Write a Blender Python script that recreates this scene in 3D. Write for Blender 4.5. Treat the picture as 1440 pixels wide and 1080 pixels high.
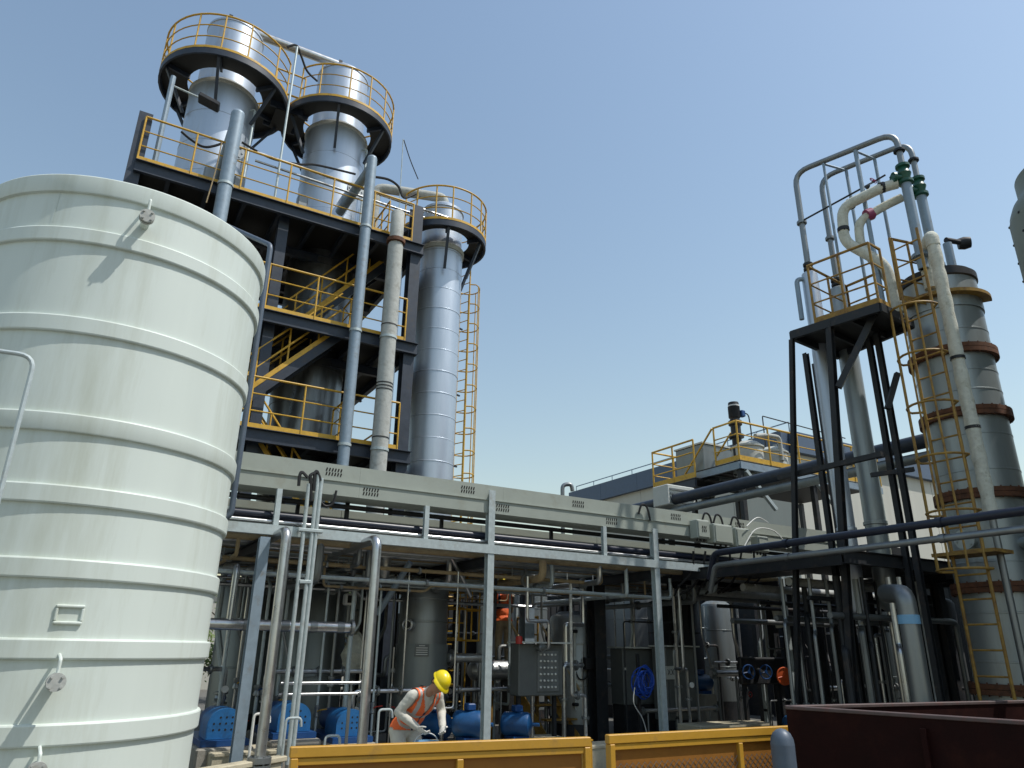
import bpy, bmesh, math, random
from mathutils import Vector, Matrix, Quaternion, noise
random.seed(7)
R = math.radians
V = Vector
scene = bpy.context.scene
col = scene.collection
for o in list(bpy.data.objects): bpy.data.objects.remove(o)

# ------------------------------------------------------------------ camera
F_PX, PITCH, ROLL, AZ = 1015.0, R(20.2), math.atan(.0143), R(59.8)
CAM = V((0, 0, 1.65))
fh = V((math.cos(AZ), math.sin(AZ), 0)); rt0 = V((math.sin(AZ), -math.cos(AZ), 0)); ZZ = V((0, 0, 1))
fw = fh * math.cos(PITCH) + ZZ * math.sin(PITCH)
up0 = -fh * math.sin(PITCH) + ZZ * math.cos(PITCH)
rt = rt0 * math.cos(ROLL) + up0 * math.sin(ROLL)
up = up0 * math.cos(ROLL) - rt0 * math.sin(ROLL)
cd = bpy.data.cameras.new('camera'); cam = bpy.data.objects.new('camera', cd); col.objects.link(cam)
cd.sensor_width = 36; cd.lens = F_PX / 1440 * 36; cd.clip_end = 3000; cd.clip_start = .05
cam.matrix_world = Matrix(((rt.x, up.x, -fw.x, CAM.x), (rt.y, up.y, -fw.y, CAM.y), (rt.z, up.z, -fw.z, CAM.z), (0, 0, 0, 1)))
scene.camera = cam

# ------------------------------------------------------------------ sky, sun, exposure
SUN_EL, SUN_AZ = R(60), R(-40)          # azimuth counter-clockwise from +X
w = bpy.data.worlds.new('World'); scene.world = w; w.use_nodes = True
nt = w.node_tree; bg = nt.nodes['Background']
sky = nt.nodes.new('ShaderNodeTexSky'); sky.sky_type = 'NISHITA'; sky.sun_disc = False
sky.sun_elevation = SUN_EL; sky.sun_rotation = R(90) - SUN_AZ
sky.altitude = 0; sky.air_density = 1.8; sky.dust_density = 1.0; sky.ozone_density = .5
nt.links.new(sky.outputs[0], bg.inputs[0]); bg.inputs[1].default_value = .14
sd = V((math.cos(SUN_AZ) * math.cos(SUN_EL), math.sin(SUN_AZ) * math.cos(SUN_EL), math.sin(SUN_EL)))
sl = bpy.data.lights.new('sun', 'SUN'); sl.energy = 3.8; sl.angle = R(.53); sl.color = (1, .965, .91)
so = bpy.data.objects.new('sun', sl); col.objects.link(so); so.rotation_euler = (-sd).to_track_quat('-Z', 'Y').to_euler(); so.location = (20, -20, 40)
vs = scene.view_settings; vs.view_transform = 'Standard'; vs.look = 'None'; vs.exposure = 0.0; vs.gamma = 1; vs.use_curve_mapping = False

# ------------------------------------------------------------------ survey: sight lines measured from the camera station
def ray(px, py): return (fw * F_PX + rt * (px - 720) + up * (540 - py)).normalized()
def onY(px, py, Y): d = ray(px, py); return CAM + d * ((Y - CAM.y) / d.y)
def onX(px, py, X): d = ray(px, py); return CAM + d * ((X - CAM.x) / d.x)
def onZ(px, py, Z): d = ray(px, py); return CAM + d * ((Z - CAM.z) / d.z)
def onD(px, py, D): d = ray(px, py); return CAM + d * (D / d.dot(fh))

# ------------------------------------------------------------------ materials
MATS = {}
def mat(name, c, rough=.6, metal=0, var=.12, scale=6, bump=.0, bscale=60, dirt=None, dirt_amt=0, dscale=1.5, streak=False, spec=.5, detail=6):
    m = bpy.data.materials.new(name); m.use_nodes = True; MATS[name] = m
    t = m.node_tree; N = t.nodes; L = t.links; b = N['Principled BSDF']
    geo = N.new('ShaderNodeNewGeometry')
    mp = N.new('ShaderNodeMapping'); L.new(geo.outputs['Position'], mp.inputs[0])
    if streak: mp.inputs['Scale'].default_value = (1, 1, .12)
    n = N.new('ShaderNodeTexNoise'); n.inputs['Scale'].default_value = scale; n.inputs['Detail'].default_value = detail; n.inputs['Roughness'].default_value = .65
    L.new(mp.outputs[0], n.inputs[0])
    rmp = N.new('ShaderNodeValToRGB'); L.new(n.outputs['Fac'], rmp.inputs[0])
    rmp.color_ramp.elements[0].position = .28; rmp.color_ramp.elements[1].position = .72
    rmp.color_ramp.elements[0].color = tuple(max(0, x * (1 - var)) for x in c) + (1,)
    rmp.color_ramp.elements[1].color = tuple(min(1, x * (1 + var)) for x in c) + (1,)
    out = rmp.outputs[0]
    if dirt:
        n2 = N.new('ShaderNodeTexNoise'); n2.inputs['Scale'].default_value = dscale; n2.inputs['Detail'].default_value = 8; n2.inputs['Roughness'].default_value = .7
        L.new(mp.outputs[0], n2.inputs[0])
        r2 = N.new('ShaderNodeValToRGB'); L.new(n2.outputs['Fac'], r2.inputs[0])
        r2.color_ramp.elements[0].position = max(0, .62 - dirt_amt * .35); r2.color_ramp.elements[1].position = min(1, .82 - dirt_amt * .2)
        mx = N.new('ShaderNodeMix'); mx.data_type = 'RGBA'; L.new(r2.outputs[0], mx.inputs[0])
        L.new(out, mx.inputs[6]); mx.inputs[7].default_value = tuple(dirt) + (1,); out = mx.outputs[2]
        if metal > 0:
            mm = N.new('ShaderNodeMath'); mm.operation = 'MULTIPLY_ADD'; L.new(r2.outputs[0], mm.inputs[0]); mm.inputs[1].default_value = -metal * .8; mm.inputs[2].default_value = metal
            L.new(mm.outputs[0], b.inputs['Metallic'])
    L.new(out, b.inputs['Base Color'])
    if not (dirt and metal > 0): b.inputs['Metallic'].default_value = metal
    rr = N.new('ShaderNodeMapRange'); L.new(n.outputs['Fac'], rr.inputs[0]); rr.inputs[3].default_value = max(0, rough - .1); rr.inputs[4].default_value = min(1, rough + .12)
    L.new(rr.outputs[0], b.inputs['Roughness'])
    b.inputs['Specular IOR Level'].default_value = spec
    if bump:
        n3 = N.new('ShaderNodeTexNoise'); n3.inputs['Scale'].default_value = bscale; n3.inputs['Detail'].default_value = 4
        L.new(mp.outputs[0], n3.inputs[0])
        bp = N.new('ShaderNodeBump'); bp.inputs['Strength'].default_value = bump; bp.inputs['Distance'].default_value = .02
        L.new(n3.outputs['Fac'], bp.inputs['Height']); L.new(bp.outputs[0], b.inputs['Normal'])
    return m
mat('plastic_white', (.64, .70, .645), .5, 0, .05, 1.1, .05, 3, (.46, .49, .40), .34, 1.3, streak=True)
mat('cladding', (.50, .55, .61), .42, .75, .10, 3.0, .10, 1.4, (.30, .31, .31), .12, 1.6, streak=True)
mat('stainless', (.52, .53, .53), .30, .95, .12, 9, .04, 30, (.20, .18, .15), .16, 3)
mat('stainless_dull', (.26, .275, .275), .42, .75, .16, 5, .05, 20, (.16, .15, .13), .22, 2.5, streak=True)
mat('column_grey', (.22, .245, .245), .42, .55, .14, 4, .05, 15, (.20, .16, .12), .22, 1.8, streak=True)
mat('galvanised', (.47, .53, .53), .5, .35, .12, 14, .03, 50, (.33, .33, .30), .2, 5)
mat('steel_blue_grey', (.26, .33, .39), .5, .25, .12, 8, .03, 40, (.20, .17, .13), .15, 5)
mat('navy_steel', (.030, .040, .058), .5, .1, .25, 7, .03, 40, (.055, .045, .035), .2, 4)
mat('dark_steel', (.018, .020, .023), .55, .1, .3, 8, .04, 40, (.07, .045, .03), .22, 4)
mat('yellow_paint', (.62, .36, .035), .5, 0, .15, 9, .03, 60, (.22, .12, .03), .22, 7)
mat('yellow_worn', (.34, .20, .035), .6, 0, .25, 9, .05, 60, (.14, .06, .02), .5, 6)
mat('fence_yellow', (.52, .275, .028), .48, 0, .10, 5, .05, 40, (.30, .17, .05), .26, 5)
mat('fence_sheet', (.28, .11, .01), .65, 0, .14, 4, .05, 30, (.14, .055, .01), .25, 2)
mat('tray_paint', (.33, .36, .315), .55, 0, .06, 3, .03, 30, (.27, .27, .21), .2, 2)
mat('rust', (.15, .062, .030), .8, .1, .35, 12, .15, 60, (.05, .028, .02), .4, 8)
mat('grey_lagging', (.42, .43, .40), .75, 0, .14, 8, .25, 18, (.24, .23, .19), .25, 5)
mat('white_lagging', (.62, .62, .53), .85, 0, .15, 12, .5, 26, (.34, .32, .22), .25, 9)
mat('foil_lagging', (.60, .61, .60), .32, .85, .15, 7, .5, 14, (.25, .24, .2), .15, 5)
mat('tan_lagging', (.36, .27, .15), .8, 0, .2, 10, .25, 26, (.18, .13, .08), .3, 6)
mat('navy_pipe', (.012, .016, .032), .38, 0, .2, 8)
mat('black_rubber', (.012, .012, .013), .6, 0, .2, 10)
mat('green_valve', (.012, .085, .05), .4, 0, .2, 12, .03, 50, (.03, .04, .03), .2, 8)
mat('blue_paint', (.015, .13, .34), .45, 0, .12, 10, .02, 50, (.02, .07, .15), .25, 7)
mat('deep_blue', (.01, .06, .20), .4, 0, .15, 10)
mat('blue_cable', (.012, .07, .42), .45, 0, .2, 30)
mat('orange_paint', (.62, .10, .02), .5, 0, .12, 14, .02, 60, (.25, .06, .02), .2, 9)
mat('magenta', (.30, .05, .13), .5, 0, .15, 12)
mat('concrete', (.30, .28, .24), .9, 0, .16, 3, .25, 40, (.17, .16, .13), .3, 1.2)
mat('concrete_pale', (.48, .43, .31), .88, 0, .12, 5, .2, 40, (.28, .25, .18), .25, 3)
mat('ground_concrete', (.13, .125, .11), .92, 0, .2, 1.2, .25, 30, (.10, .10, .09), .35, .6)
mat('bin_red', (.016, .0035, .003), .65, 0, .25, 4, .06, 30, (.03, .008, .005), .35, 3, spec=.12)
mat('bin_rim', (.10, .07, .065), .6, .1, .2, 10, .04, 60, (.14, .05, .04), .3, 8)
mat('wall_cream', (.50, .49, .43), .85, 0, .06, 1.5, .05, 20, (.44, .42, .36), .2, .8, streak=True)
mat('roof_blue', (.075, .11, .17), .5, .1, .1, 3, .03, 20)
mat('window_glass', (.03, .04, .05), .12, 0, .1, 2, spec=.8)
mat('panel_grey', (.13, .14, .135), .5, .2, .1, 6, .02, 30)
mat('panel_light', (.52, .54, .50), .5, 0, .08, 9)
mat('label_white', (.70, .70, .66), .6, 0, .05, 9)
mat('slot_dark', (.012, .012, .010), .9, 0, .1, 9)
mat('overflow_grey', (.085, .11, .145), .45, .1, .12, 8)
mat('motor_blue', (.010, .075, .21), .4, 0, .12, 10, .02, 50, (.01, .04, .09), .25, 7)
mat('stainless_shade', (.20, .21, .215), .30, .92, .2, 4, .04, 10, (.08, .075, .065), .3, 1.6, streak=True)  # dark stainless for the tower interior, its shade put into the colour
mat('corrugated_dark', (.03, .032, .034), .6, .2, .15, 5, .03, 30, (.04, .03, .025), .3, 2)
mat('column_steel', (.36, .395, .395), .42, .6, .14, 4, .06, 6, (.20, .17, .13), .24, 1.8, streak=True)
mat('machine_green', (.21, .235, .20), .55, 0, .08, 4, .03, 30, (.2, .2, .16), .2, 3)
mat('grating', (.032, .031, .029), .6, .4, .2, 20)
mat('red_paint', (.42, .03, .02), .5, 0, .12, 10)
mat('bark', (.10, .07, .045), .9, 0, .3, 12, .4, 30)
mat('leaf', (.09, .14, .025), .6, 0, .5, 5)
mat('coverall', (.55, .53, .46), .9, 0, .08, 10, .35, 16)
mat('coverall_tan', (.30, .24, .16), .9, 0, .1, 10, .35, 16)
mat('vest_orange', (.80, .14, .03), .7, 0, .08, 12, .3, 18)
mat('vest_band', (.42, .42, .40), .4, .2, .06, 30)
mat('vest_navy', (.03, .03, .07), .7, 0, .06, 30)
mat('helmet_yellow', (.80, .62, .01), .3, 0, .05, 6)
mat('skin', (.36, .19, .12), .55, 0, .1, 16)
mat('hair', (.012, .010, .009), .6, 0, .2, 40)
mat('glove', (.62, .60, .54), .9, 0, .08, 20, .3, 40)
mat('bucket_blue', (.20, .42, .62), .4, 0, .05, 8)
mat('boot', (.03, .03, .03), .7, 0, .2, 12)

# ------------------------------------------------------------------ mesh builder
class MB:
    def __init__(s): s.v = []; s.f = []; s.mi = []
    def add(s, vs, fs, mi=0):
        b = len(s.v); s.v += [V(x) for x in vs]; s.f += [tuple(i + b for i in f) for f in fs]; s.mi += [mi] * len(fs); return s
    def box(s, c, d, ax=None, mi=0, bev=0):
        c = V(c); hx, hy, hz = d[0] / 2, d[1] / 2, d[2] / 2
        X, Y, Z = ax if ax else (V((1, 0, 0)), V((0, 1, 0)), V((0, 0, 1)))
        if bev <= 0:
            vs = [c + X * (sx * hx) + Y * (sy * hy) + Z * (sz * hz) for sz in (-1, 1) for sx, sy in ((-1, -1), (1, -1), (1, 1), (-1, 1))]
            return s.add(vs, [(3, 2, 1, 0), (4, 5, 6, 7), (0, 1, 5, 4), (1, 2, 6, 5), (2, 3, 7, 6), (3, 0, 4, 7)], mi)
        b = bev; vs = []
        ring = [(-hx + b, -hy), (hx - b, -hy), (hx, -hy + b), (hx, hy - b), (hx - b, hy), (-hx + b, hy), (-hx, hy - b), (-hx, -hy + b)]
        rin = [(math.copysign(max(abs(x) - b, 0), x), math.copysign(max(abs(y) - b, 0), y)) for x, y in ring]
        for zz, rg in ((-hz, rin), (-hz + b, ring), (hz - b, ring), (hz, rin)):
            vs += [c + X * x + Y * y + Z * zz for x, y in rg]
        fs = [tuple(range(7, -1, -1)), tuple(range(24, 32))]
        for k in range(3):
            for i in range(8): fs.append((k * 8 + i, k * 8 + (i + 1) % 8, k * 8 + 8 + (i + 1) % 8, k * 8 + 8 + i))
        return s.add(vs, fs, mi)
    def beam(s, a, b, w, h, upv=ZZ, mi=0, bev=0):
        a, b = V(a), V(b); X = (b - a).normalized(); Y = upv.cross(X)
        if Y.length < 1e-4: Y = V((0, 1, 0)) if abs(X.y) < .9 else V((1, 0, 0))
        Y.normalize(); Z = X.cross(Y)
        return s.box((a + b) / 2, ((b - a).length, w, h), (X, Y, Z), mi, bev)
    def hbeam(s, a, b, w, h, t=.02, upv=ZZ, mi=0):        # rolled H section
        a, b = V(a), V(b); X = (b - a).normalized(); Y = upv.cross(X)
        if Y.length < 1e-4: Y = V((0, 1, 0))
        Y.normalize(); Z = X.cross(Y); L = (b - a).length; c = (a + b) / 2
        s.box(c + Z * (h / 2 - t / 2), (L, w, t), (X, Y, Z), mi); s.box(c - Z * (h / 2 - t / 2), (L, w, t), (X, Y, Z), mi)
        return s.box(c, (L - .002, t, h - 2 * t), (X, Y, Z), mi)
    def tube(s, pts, r, n=10, bend=0, cap=True, mi=0, rs=None):
        pts = [V(p) for p in pts]; P = [pts[0]]; RR = [rs[0] if rs else r]
        for i in range(1, len(pts) - 1):
            a, b, c = pts[i - 1], pts[i], pts[i + 1]; d0 = (a - b); d1 = (c - b)
            k = min(bend, d0.length * .49, d1.length * .49)
            if k > 1e-4:
                p0 = b + d0.normalized() * k; p2 = b + d1.normalized() * k
                for t in (0, .2, .4, .6, .8, 1): P.append(p0 * (1 - t) ** 2 + b * (2 * t * (1 - t)) + p2 * t * t); RR.append(rs[i] if rs else r)
            else: P.append(b); RR.append(rs[i] if rs else r)
        P.append(pts[-1]); RR.append(rs[-1] if rs else r)
        T = []
        for i in range(len(P)):
            d = (P[min(i + 1, len(P) - 1)] - P[max(i - 1, 0)]); T.append(d.normalized() if d.length > 1e-9 else ZZ)
        u = T[0].orthogonal().normalized(); vs = []
        for i, p in enumerate(P):
            u = (u - T[i] * u.dot(T[i])); u = u.normalized() if u.length > 1e-6 else T[i].orthogonal().normalized()
            q = T[i].cross(u)
            vs += [p + (u * math.cos(2 * math.pi * j / n) + q * math.sin(2 * math.pi * j / n)) * RR[i] for j in range(n)]
        fs = [(i * n + j, i * n + (j + 1) % n, (i + 1) * n + (j + 1) % n, (i + 1) * n + j) for i in range(len(P) - 1) for j in range(n)]
        if cap: fs += [tuple(range(n - 1, -1, -1)), tuple(range((len(P) - 1) * n, len(P) * n))]
        return s.add(vs, fs, mi)
    def lathe(s, c, prof, n=32, ax=ZZ, mi=0, a0=0, a1=2 * math.pi):
        c = V(c); ax = V(ax).normalized(); X = V((1, 0, 0)) if abs(ax.x) < .9 else V((0, 1, 0)); X = (X - ax * X.dot(ax)).normalized(); Y = ax.cross(X)
        full = abs(a1 - a0 - 2 * math.pi) < 1e-6; m = n if full else n + 1; vs = []
        for r, z in prof:
            for j in range(m):
                a = a0 + (a1 - a0) * j / n; vs.append(c + ax * z + (X * math.cos(a) + Y * math.sin(a)) * max(r, 1e-5))
        fs = []
        for i in range(len(prof) - 1):
            for j in range(n): fs.append((i * m + j, i * m + (j + 1) % m, (i + 1) * m + (j + 1) % m, (i + 1) * m + j))
        return s.add(vs, fs, mi)
    def cyl(s, a, b, r, n=16, mi=0): return s.tube([a, b], r, n, mi=mi)
    def torus(s, c, Rr, r, ax=ZZ, n=28, k=8, a0=0, a1=2 * math.pi, mi=0, sx=1, sy=1):
        c = V(c); ax = V(ax).normalized(); X = V((1, 0, 0)) if abs(ax.x) < .9 else V((0, 1, 0)); X = (X - ax * X.dot(ax)).normalized(); Y = ax.cross(X)
        full = abs(a1 - a0 - 2 * math.pi) < 1e-6; m = n if full else n + 1; vs = []
        for j in range(m):
            a = a0 + (a1 - a0) * j / n; d = X * math.cos(a) * sx + Y * math.sin(a) * sy
            for i in range(k):
                q = 2 * math.pi * i / k; vs.append(c + d * Rr + (X * math.cos(a) + Y * math.sin(a)) * (r * math.cos(q)) + ax * (r * math.sin(q)))
        fs = [(j * k + i, ((j + 1) % m) * k + i, ((j + 1) % m) * k + (i + 1) % k, j * k + (i + 1) % k) for j in range(n) for i in range(k)]
        return s.add(vs, fs, mi)
    def flange(s, c, ax, r, t=.03, bolts=6, mi=0):
        ax = V(ax).normalized(); c = V(c); s.cyl(c - ax * t / 2, c + ax * t / 2, r, 18, mi)
        X = ax.orthogonal().normalized(); Y = ax.cross(X)
        for i in range(bolts):
            a = 2 * math.pi * i / bolts; p = c + (X * math.cos(a) + Y * math.sin(a)) * r * .76
            s.cyl(p - ax * (t / 2 + .015), p + ax * (t / 2 + .015), r * .09 + .004, 6, mi)
        return s

ORG = {}
ORD = ['first', 'second', 'third', 'fourth', 'fifth', 'sixth', 'seventh', 'eighth', 'ninth', 'tenth', 'eleventh', 'twelfth', 'thirteenth', 'fourteenth', 'fifteenth', 'sixteenth', 'seventeenth', 'eighteenth', 'nineteenth']
for t_ in ('twenty', 'thirty', 'forty'): ORD += [{'twenty': 'twentieth', 'thirty': 'thirtieth', 'forty': 'fortieth'}[t_]] + [t_ + '-' + x_ for x_ in ORD[:9]]
def base_of(vs):
    xs = [p.x for p in vs]; ys = [p.y for p in vs]; zs = [p.z for p in vs]
    return V(((min(xs) + max(xs)) / 2, (min(ys) + max(ys)) / 2, min(zs)))
def build(name, mb, m, parent=None, smooth=True, angle=35):
    org = ORG[parent] if parent else base_of(mb.v)
    me = bpy.data.meshes.new(name); me.from_pydata([tuple(p - org) for p in mb.v], [], mb.f)
    for x in (m if isinstance(m, (list, tuple)) else [m]): me.materials.append(MATS[x])
    if any(mb.mi): me.polygons.foreach_set('material_index', mb.mi)
    if smooth:
        me.polygons.foreach_set('use_smooth', [True] * len(me.polygons)); me.set_sharp_from_angle(angle=R(angle))
    me.update()
    o = bpy.data.objects.new(name, me); col.objects.link(o)
    if parent: o.parent = parent; ORG[o] = ORG[parent]
    else: o.location = org; ORG[o] = org
    return o
def tag(o, label, cat, group=None):
    o['label'] = label; o['category'] = cat; o['kind'] = 'thing'
    if group: o['group'] = group
    return o
def thing(name, label, cat, loc, group=None):
    o = bpy.data.objects.new(name, None); col.objects.link(o); o.location = V(loc); o.empty_display_size = .3
    ORG[o] = V(loc); return tag(o, label, cat, group)
def struct(name, mb, m, smooth=False): o = build(name, mb, m, smooth=smooth); o['kind'] = 'structure'; return o
def copy_thing(root, delta, label=None):
    r = root.copy(); col.objects.link(r); r.location = root.location + V(delta); ORG[r] = ORG[root] + V(delta)
    if label: r['label'] = label
    for ch in list(root.children):
        c = ch.copy(); col.objects.link(c); c.parent = r; ORG[c] = ORG[r]
        for g in list(ch.children):
            d = g.copy(); col.objects.link(d); d.parent = c; ORG[d] = ORG[r]
    return r
def label(o, t): o['label'] = t; return o

# ------------------------------------------------------------------ generic plant pieces
def handrail(root, pts, m='yellow_paint', h=1.1, posts=None, spacing=1.15, toe=.11, rr=.022, mids=2, closed=False, smooth_top=True):
    """pts: base points of the guarded edge; a top rail with posts, mid rails and a toe plate hung on it"""
    pts = [V(p) for p in pts]
    top = [p + ZZ * h for p in pts]
    hr = build('handrail', MB().tube(top + ([top[0]] if closed else []), rr * 1.15, 8), m, root)
    for k in range(mids):
        z = h * (k + 1) / (mids + 1)
        build('mid_rail', MB().tube([p + ZZ * z for p in pts], rr * .75, 6), m, hr)
    if toe:
        b = MB()
        for a, c in zip(pts, pts[1:]):
            b.beam(a + ZZ * toe / 2, c + ZZ * toe / 2, .008, toe)
        build('toe_plate', b, m, hr, smooth=False)
    if posts is None:
        posts = []
        for a, c in zip(pts, pts[1:]):
            L = (c - a).length; k = max(1, round(L / spacing))
            posts += [a + (c - a) * (i / k) for i in range(k)]
        posts.append(pts[-1])
    done = []
    for p in posts:
        if any((p - q).length < .05 for q in done): continue
        done.append(p)
        build('post', MB().tube([p, p + ZZ * h], rr, 7), m, hr)
    return hr

def ladder(root, p0, p1, side, out, width=.45, cage_from=2.2, m='yellow_paint', rung=.3, hoop=.8, cr=.36, rr=.022, bars=5, cage_to=None):
    """p0,p1 bottom/top centre of the climbing plane; side = unit vector along a rung; out = unit vector away from the wall"""
    p0, p1, side, out = V(p0), V(p1), V(side).normalized(), V(out).normalized()
    b = MB()
    for s in (-1, 1): b.tube([p0 + side * s * width / 2, p1 + side * s * width / 2], rr, 7)
    ld = build('ladder', b, m, root)
    L = (p1 - p0).length; d = (p1 - p0) / L; n = int(L / rung)
    for i in range(n):
        p = p0 + d * (rung * (i + .5)); build('rung', MB().tube([p - side * width / 2, p + side * width / 2], rr * .62, 6), m, ld)
    z = cage_from; zt = cage_to or L
    def arc(t): 
        return p0 + d * 0 + side * (-math.cos(t) * cr) + out * (math.sin(t) * cr * 1.15 + .12)
    hs = []
    while z <= zt + .01:
        pts = [p0 + d * z - side * width / 2] + [arc(t * math.pi / 10) + d * z for t in range(11)] + [p0 + d * z + side * width / 2]
        build('cage_hoop', MB().tube(pts, rr * .8, 6), m, ld); hs.append(z); z += hoop
    for k in range(bars):
        t = math.pi * (k + .5) / bars
        build('cage_bar', MB().tube([arc(t) + d * hs[0], arc(t) + d * hs[-1]], rr * .7, 5), m, ld)
    return ld

def pipe(name, lab, pts, r, m, bend=None, n=12, group=None, cat='pipe', flanges=(), fm=None, parent=None):
    o = build(name, MB().tube(pts, r, n, r * 2.2 if bend is None else bend), m, parent)
    if not parent: tag(o, lab, cat, group)
    for p, ax in flanges:
        build('flange', MB().flange(p, ax, r * 1.75, .05), fm or m, o)
    return o

def handwheel(name, lab, c, ax, r, m, group=None, solid=False):
    c = V(c); ax = V(ax).normalized(); X = ax.orthogonal().normalized(); Y = ax.cross(X)
    t = thing(name, lab, 'valve', c - ZZ * r, group)
    build('wheel_rim', MB().torus(c, r, r * .1, ax, 24, 8), m, t)
    if solid: build('wheel_disc', MB().lathe(c, [(0, .01), (r * .95, .0), (r * .95, -.01), (0, -.02)], 24, ax), m, t)
    for k in range(3):
        a = math.pi / 2 + 2 * math.pi * k / 3; build('spoke', MB().tube([c, c + (X * math.cos(a) + Y * math.sin(a)) * r], r * .09, 6), m, t)
    build('hub', MB().cyl(c - ax * r * .2, c + ax * r * .2, r * .22, 12), m, t)
    build('stem', MB().cyl(c - ax * r * 1.5, c - ax * r * .2, r * .12, 10), 'stainless_dull', t)
    b = MB().lathe(c - ax * r * 2.2, [(0, -r * .5), (r * .42, -r * .45), (r * .55, 0), (r * .42, r * .45), (r * .3, r * .7), (0, r * .72)], 16, ax)
    build('valve_body', b, 'dark_steel', t)
    return t

# ================================================================== THE SETTING
struct('ground', MB().box((0, 0, -.15), (3000, 3000, .3)), 'ground_concrete')

# ------------------------------------------------------------------ white storage tank
TC = V((-.12, 8.8, 0)); TR = 1.465
tk = thing('storage_tank', 'large round white plastic storage tank with raised hoops in the left foreground', 'tank', TC)
build('shell', MB().lathe(TC, [(TR - .06, 6.0), (TR - .06, 6.03), (TR, 6.03), (TR, 0)], 96), 'plastic_white', tk)
build('roof', MB().lathe(TC, [(0.001, 6.02), (TR - .05, 5.96)], 48), 'plastic_white', tk)
for z1, z0, t in ((6.045, 5.84, .035), (5.45, 5.29, .036), (4.52, 4.35, .034), (3.585, 3.41, .034), (2.945, 2.775, .034), (2.325, 2.155, .034), (1.685, 1.52, .034), (1.045, .875, .034), (.45, .28, .034)):
    h = z1 - z0
    pr = [(TR - .01, z1 + .004), (TR + t * .8, z1 - .004), (TR + t, z1 - .016), (TR + t * .95, z0 + h * .10), (TR + t * .8, z0 + h * .03), (TR - .01, z0 - .004)]
    build('hoop', MB().lathe(TC, pr, 128), 'plastic_white', tk, angle=22)
build('weld_seam', MB().lathe(TC, [(TR + .004, 5.84), (TR + .004, 5.45)], 1, a0=R(-119.5), a1=R(-119.0)), 'plastic_white', tk)
def tank_pt(a, z, e=0): return TC + V((math.cos(a) * (TR + e), math.sin(a) * (TR + e), z))
def tank_nozzle(a, z, rod):
    n = V((math.cos(a), math.sin(a), 0))
    nz = build('nozzle', MB().cyl(tank_pt(a, z, -.05), tank_pt(a, z, .17), .042, 14), 'plastic_white', tk)
    build('flange', MB().flange(tank_pt(a, z, .17), n, .07, .028, 4), 'grey_lagging', nz)
    build('flange', MB().flange(tank_pt(a, z, .215), n, .07, .022, 4), 'grey_lagging', nz)
    build('stay_rod', MB().tube([tank_pt(a, z + .06, .19), tank_pt(a, z + rod, .19), tank_pt(a, z + rod + .03, .03)], .014, 8, .02), 'plastic_white', nz)
tank_nozzle(R(-87.5), 5.62, .2); tank_nozzle(R(-85), 1.36, .17); tank_nozzle(R(-85), .73, .12)
# raised rectangular name frame
fb = MB(); a0 = R(-84.7)
for (da, dz, wa, wz) in ((0, .066, .215, .026), (0, -.066, .215, .026), (-.095, 0, .026, .106), (.095, 0, .026, .106)):
    p = tank_pt(a0 + da / TR, 1.875 + dz, .008); n = V((math.cos(a0), math.sin(a0), 0)); fb.box(p, (wa, .03, wz), (V((-n.y, n.x, 0)), n, ZZ), bev=.008)
build('name_frame', fb, 'plastic_white', tk, smooth=False)
# dark overflow pipe strapped to the right-hand side
pa, pb = onD(377, 345, 8.75), onD(333, 668, 8.75)
q = V((pb.x, pb.y, 0))
tb = build('overflow_pipe', MB().tube([onD(318, 317, 9.7), V((q.x, q.y, pa.z)), V((q.x, q.y, 3.12)), V((q.x - .22, q.y + .05, 3.02))], .036, 12, .08), 'overflow_grey', tk)
for z in (4.75, 3.22):
    build('bracket', MB().beam((q.x, q.y, z), (q.x - .16, q.y + .03, z), .03, .03), 'galvanised', tb)
# pale handrail loop beside the tank, at the frame's left edge
p = onD(43, 528, 5.5)
dx = V((-.9, .12, 0))
pipe('bent_rail', 'thin pale grey bent tube rail in front of the white tank at the left edge', [V((p.x, p.y, 0)), V((p.x, p.y, p.z + .17)), V((p.x, p.y, p.z + .17)) + dx, V((p.x, p.y, 0)) + dx], .019, 'galvanised', .13, 10, cat='rail')

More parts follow.
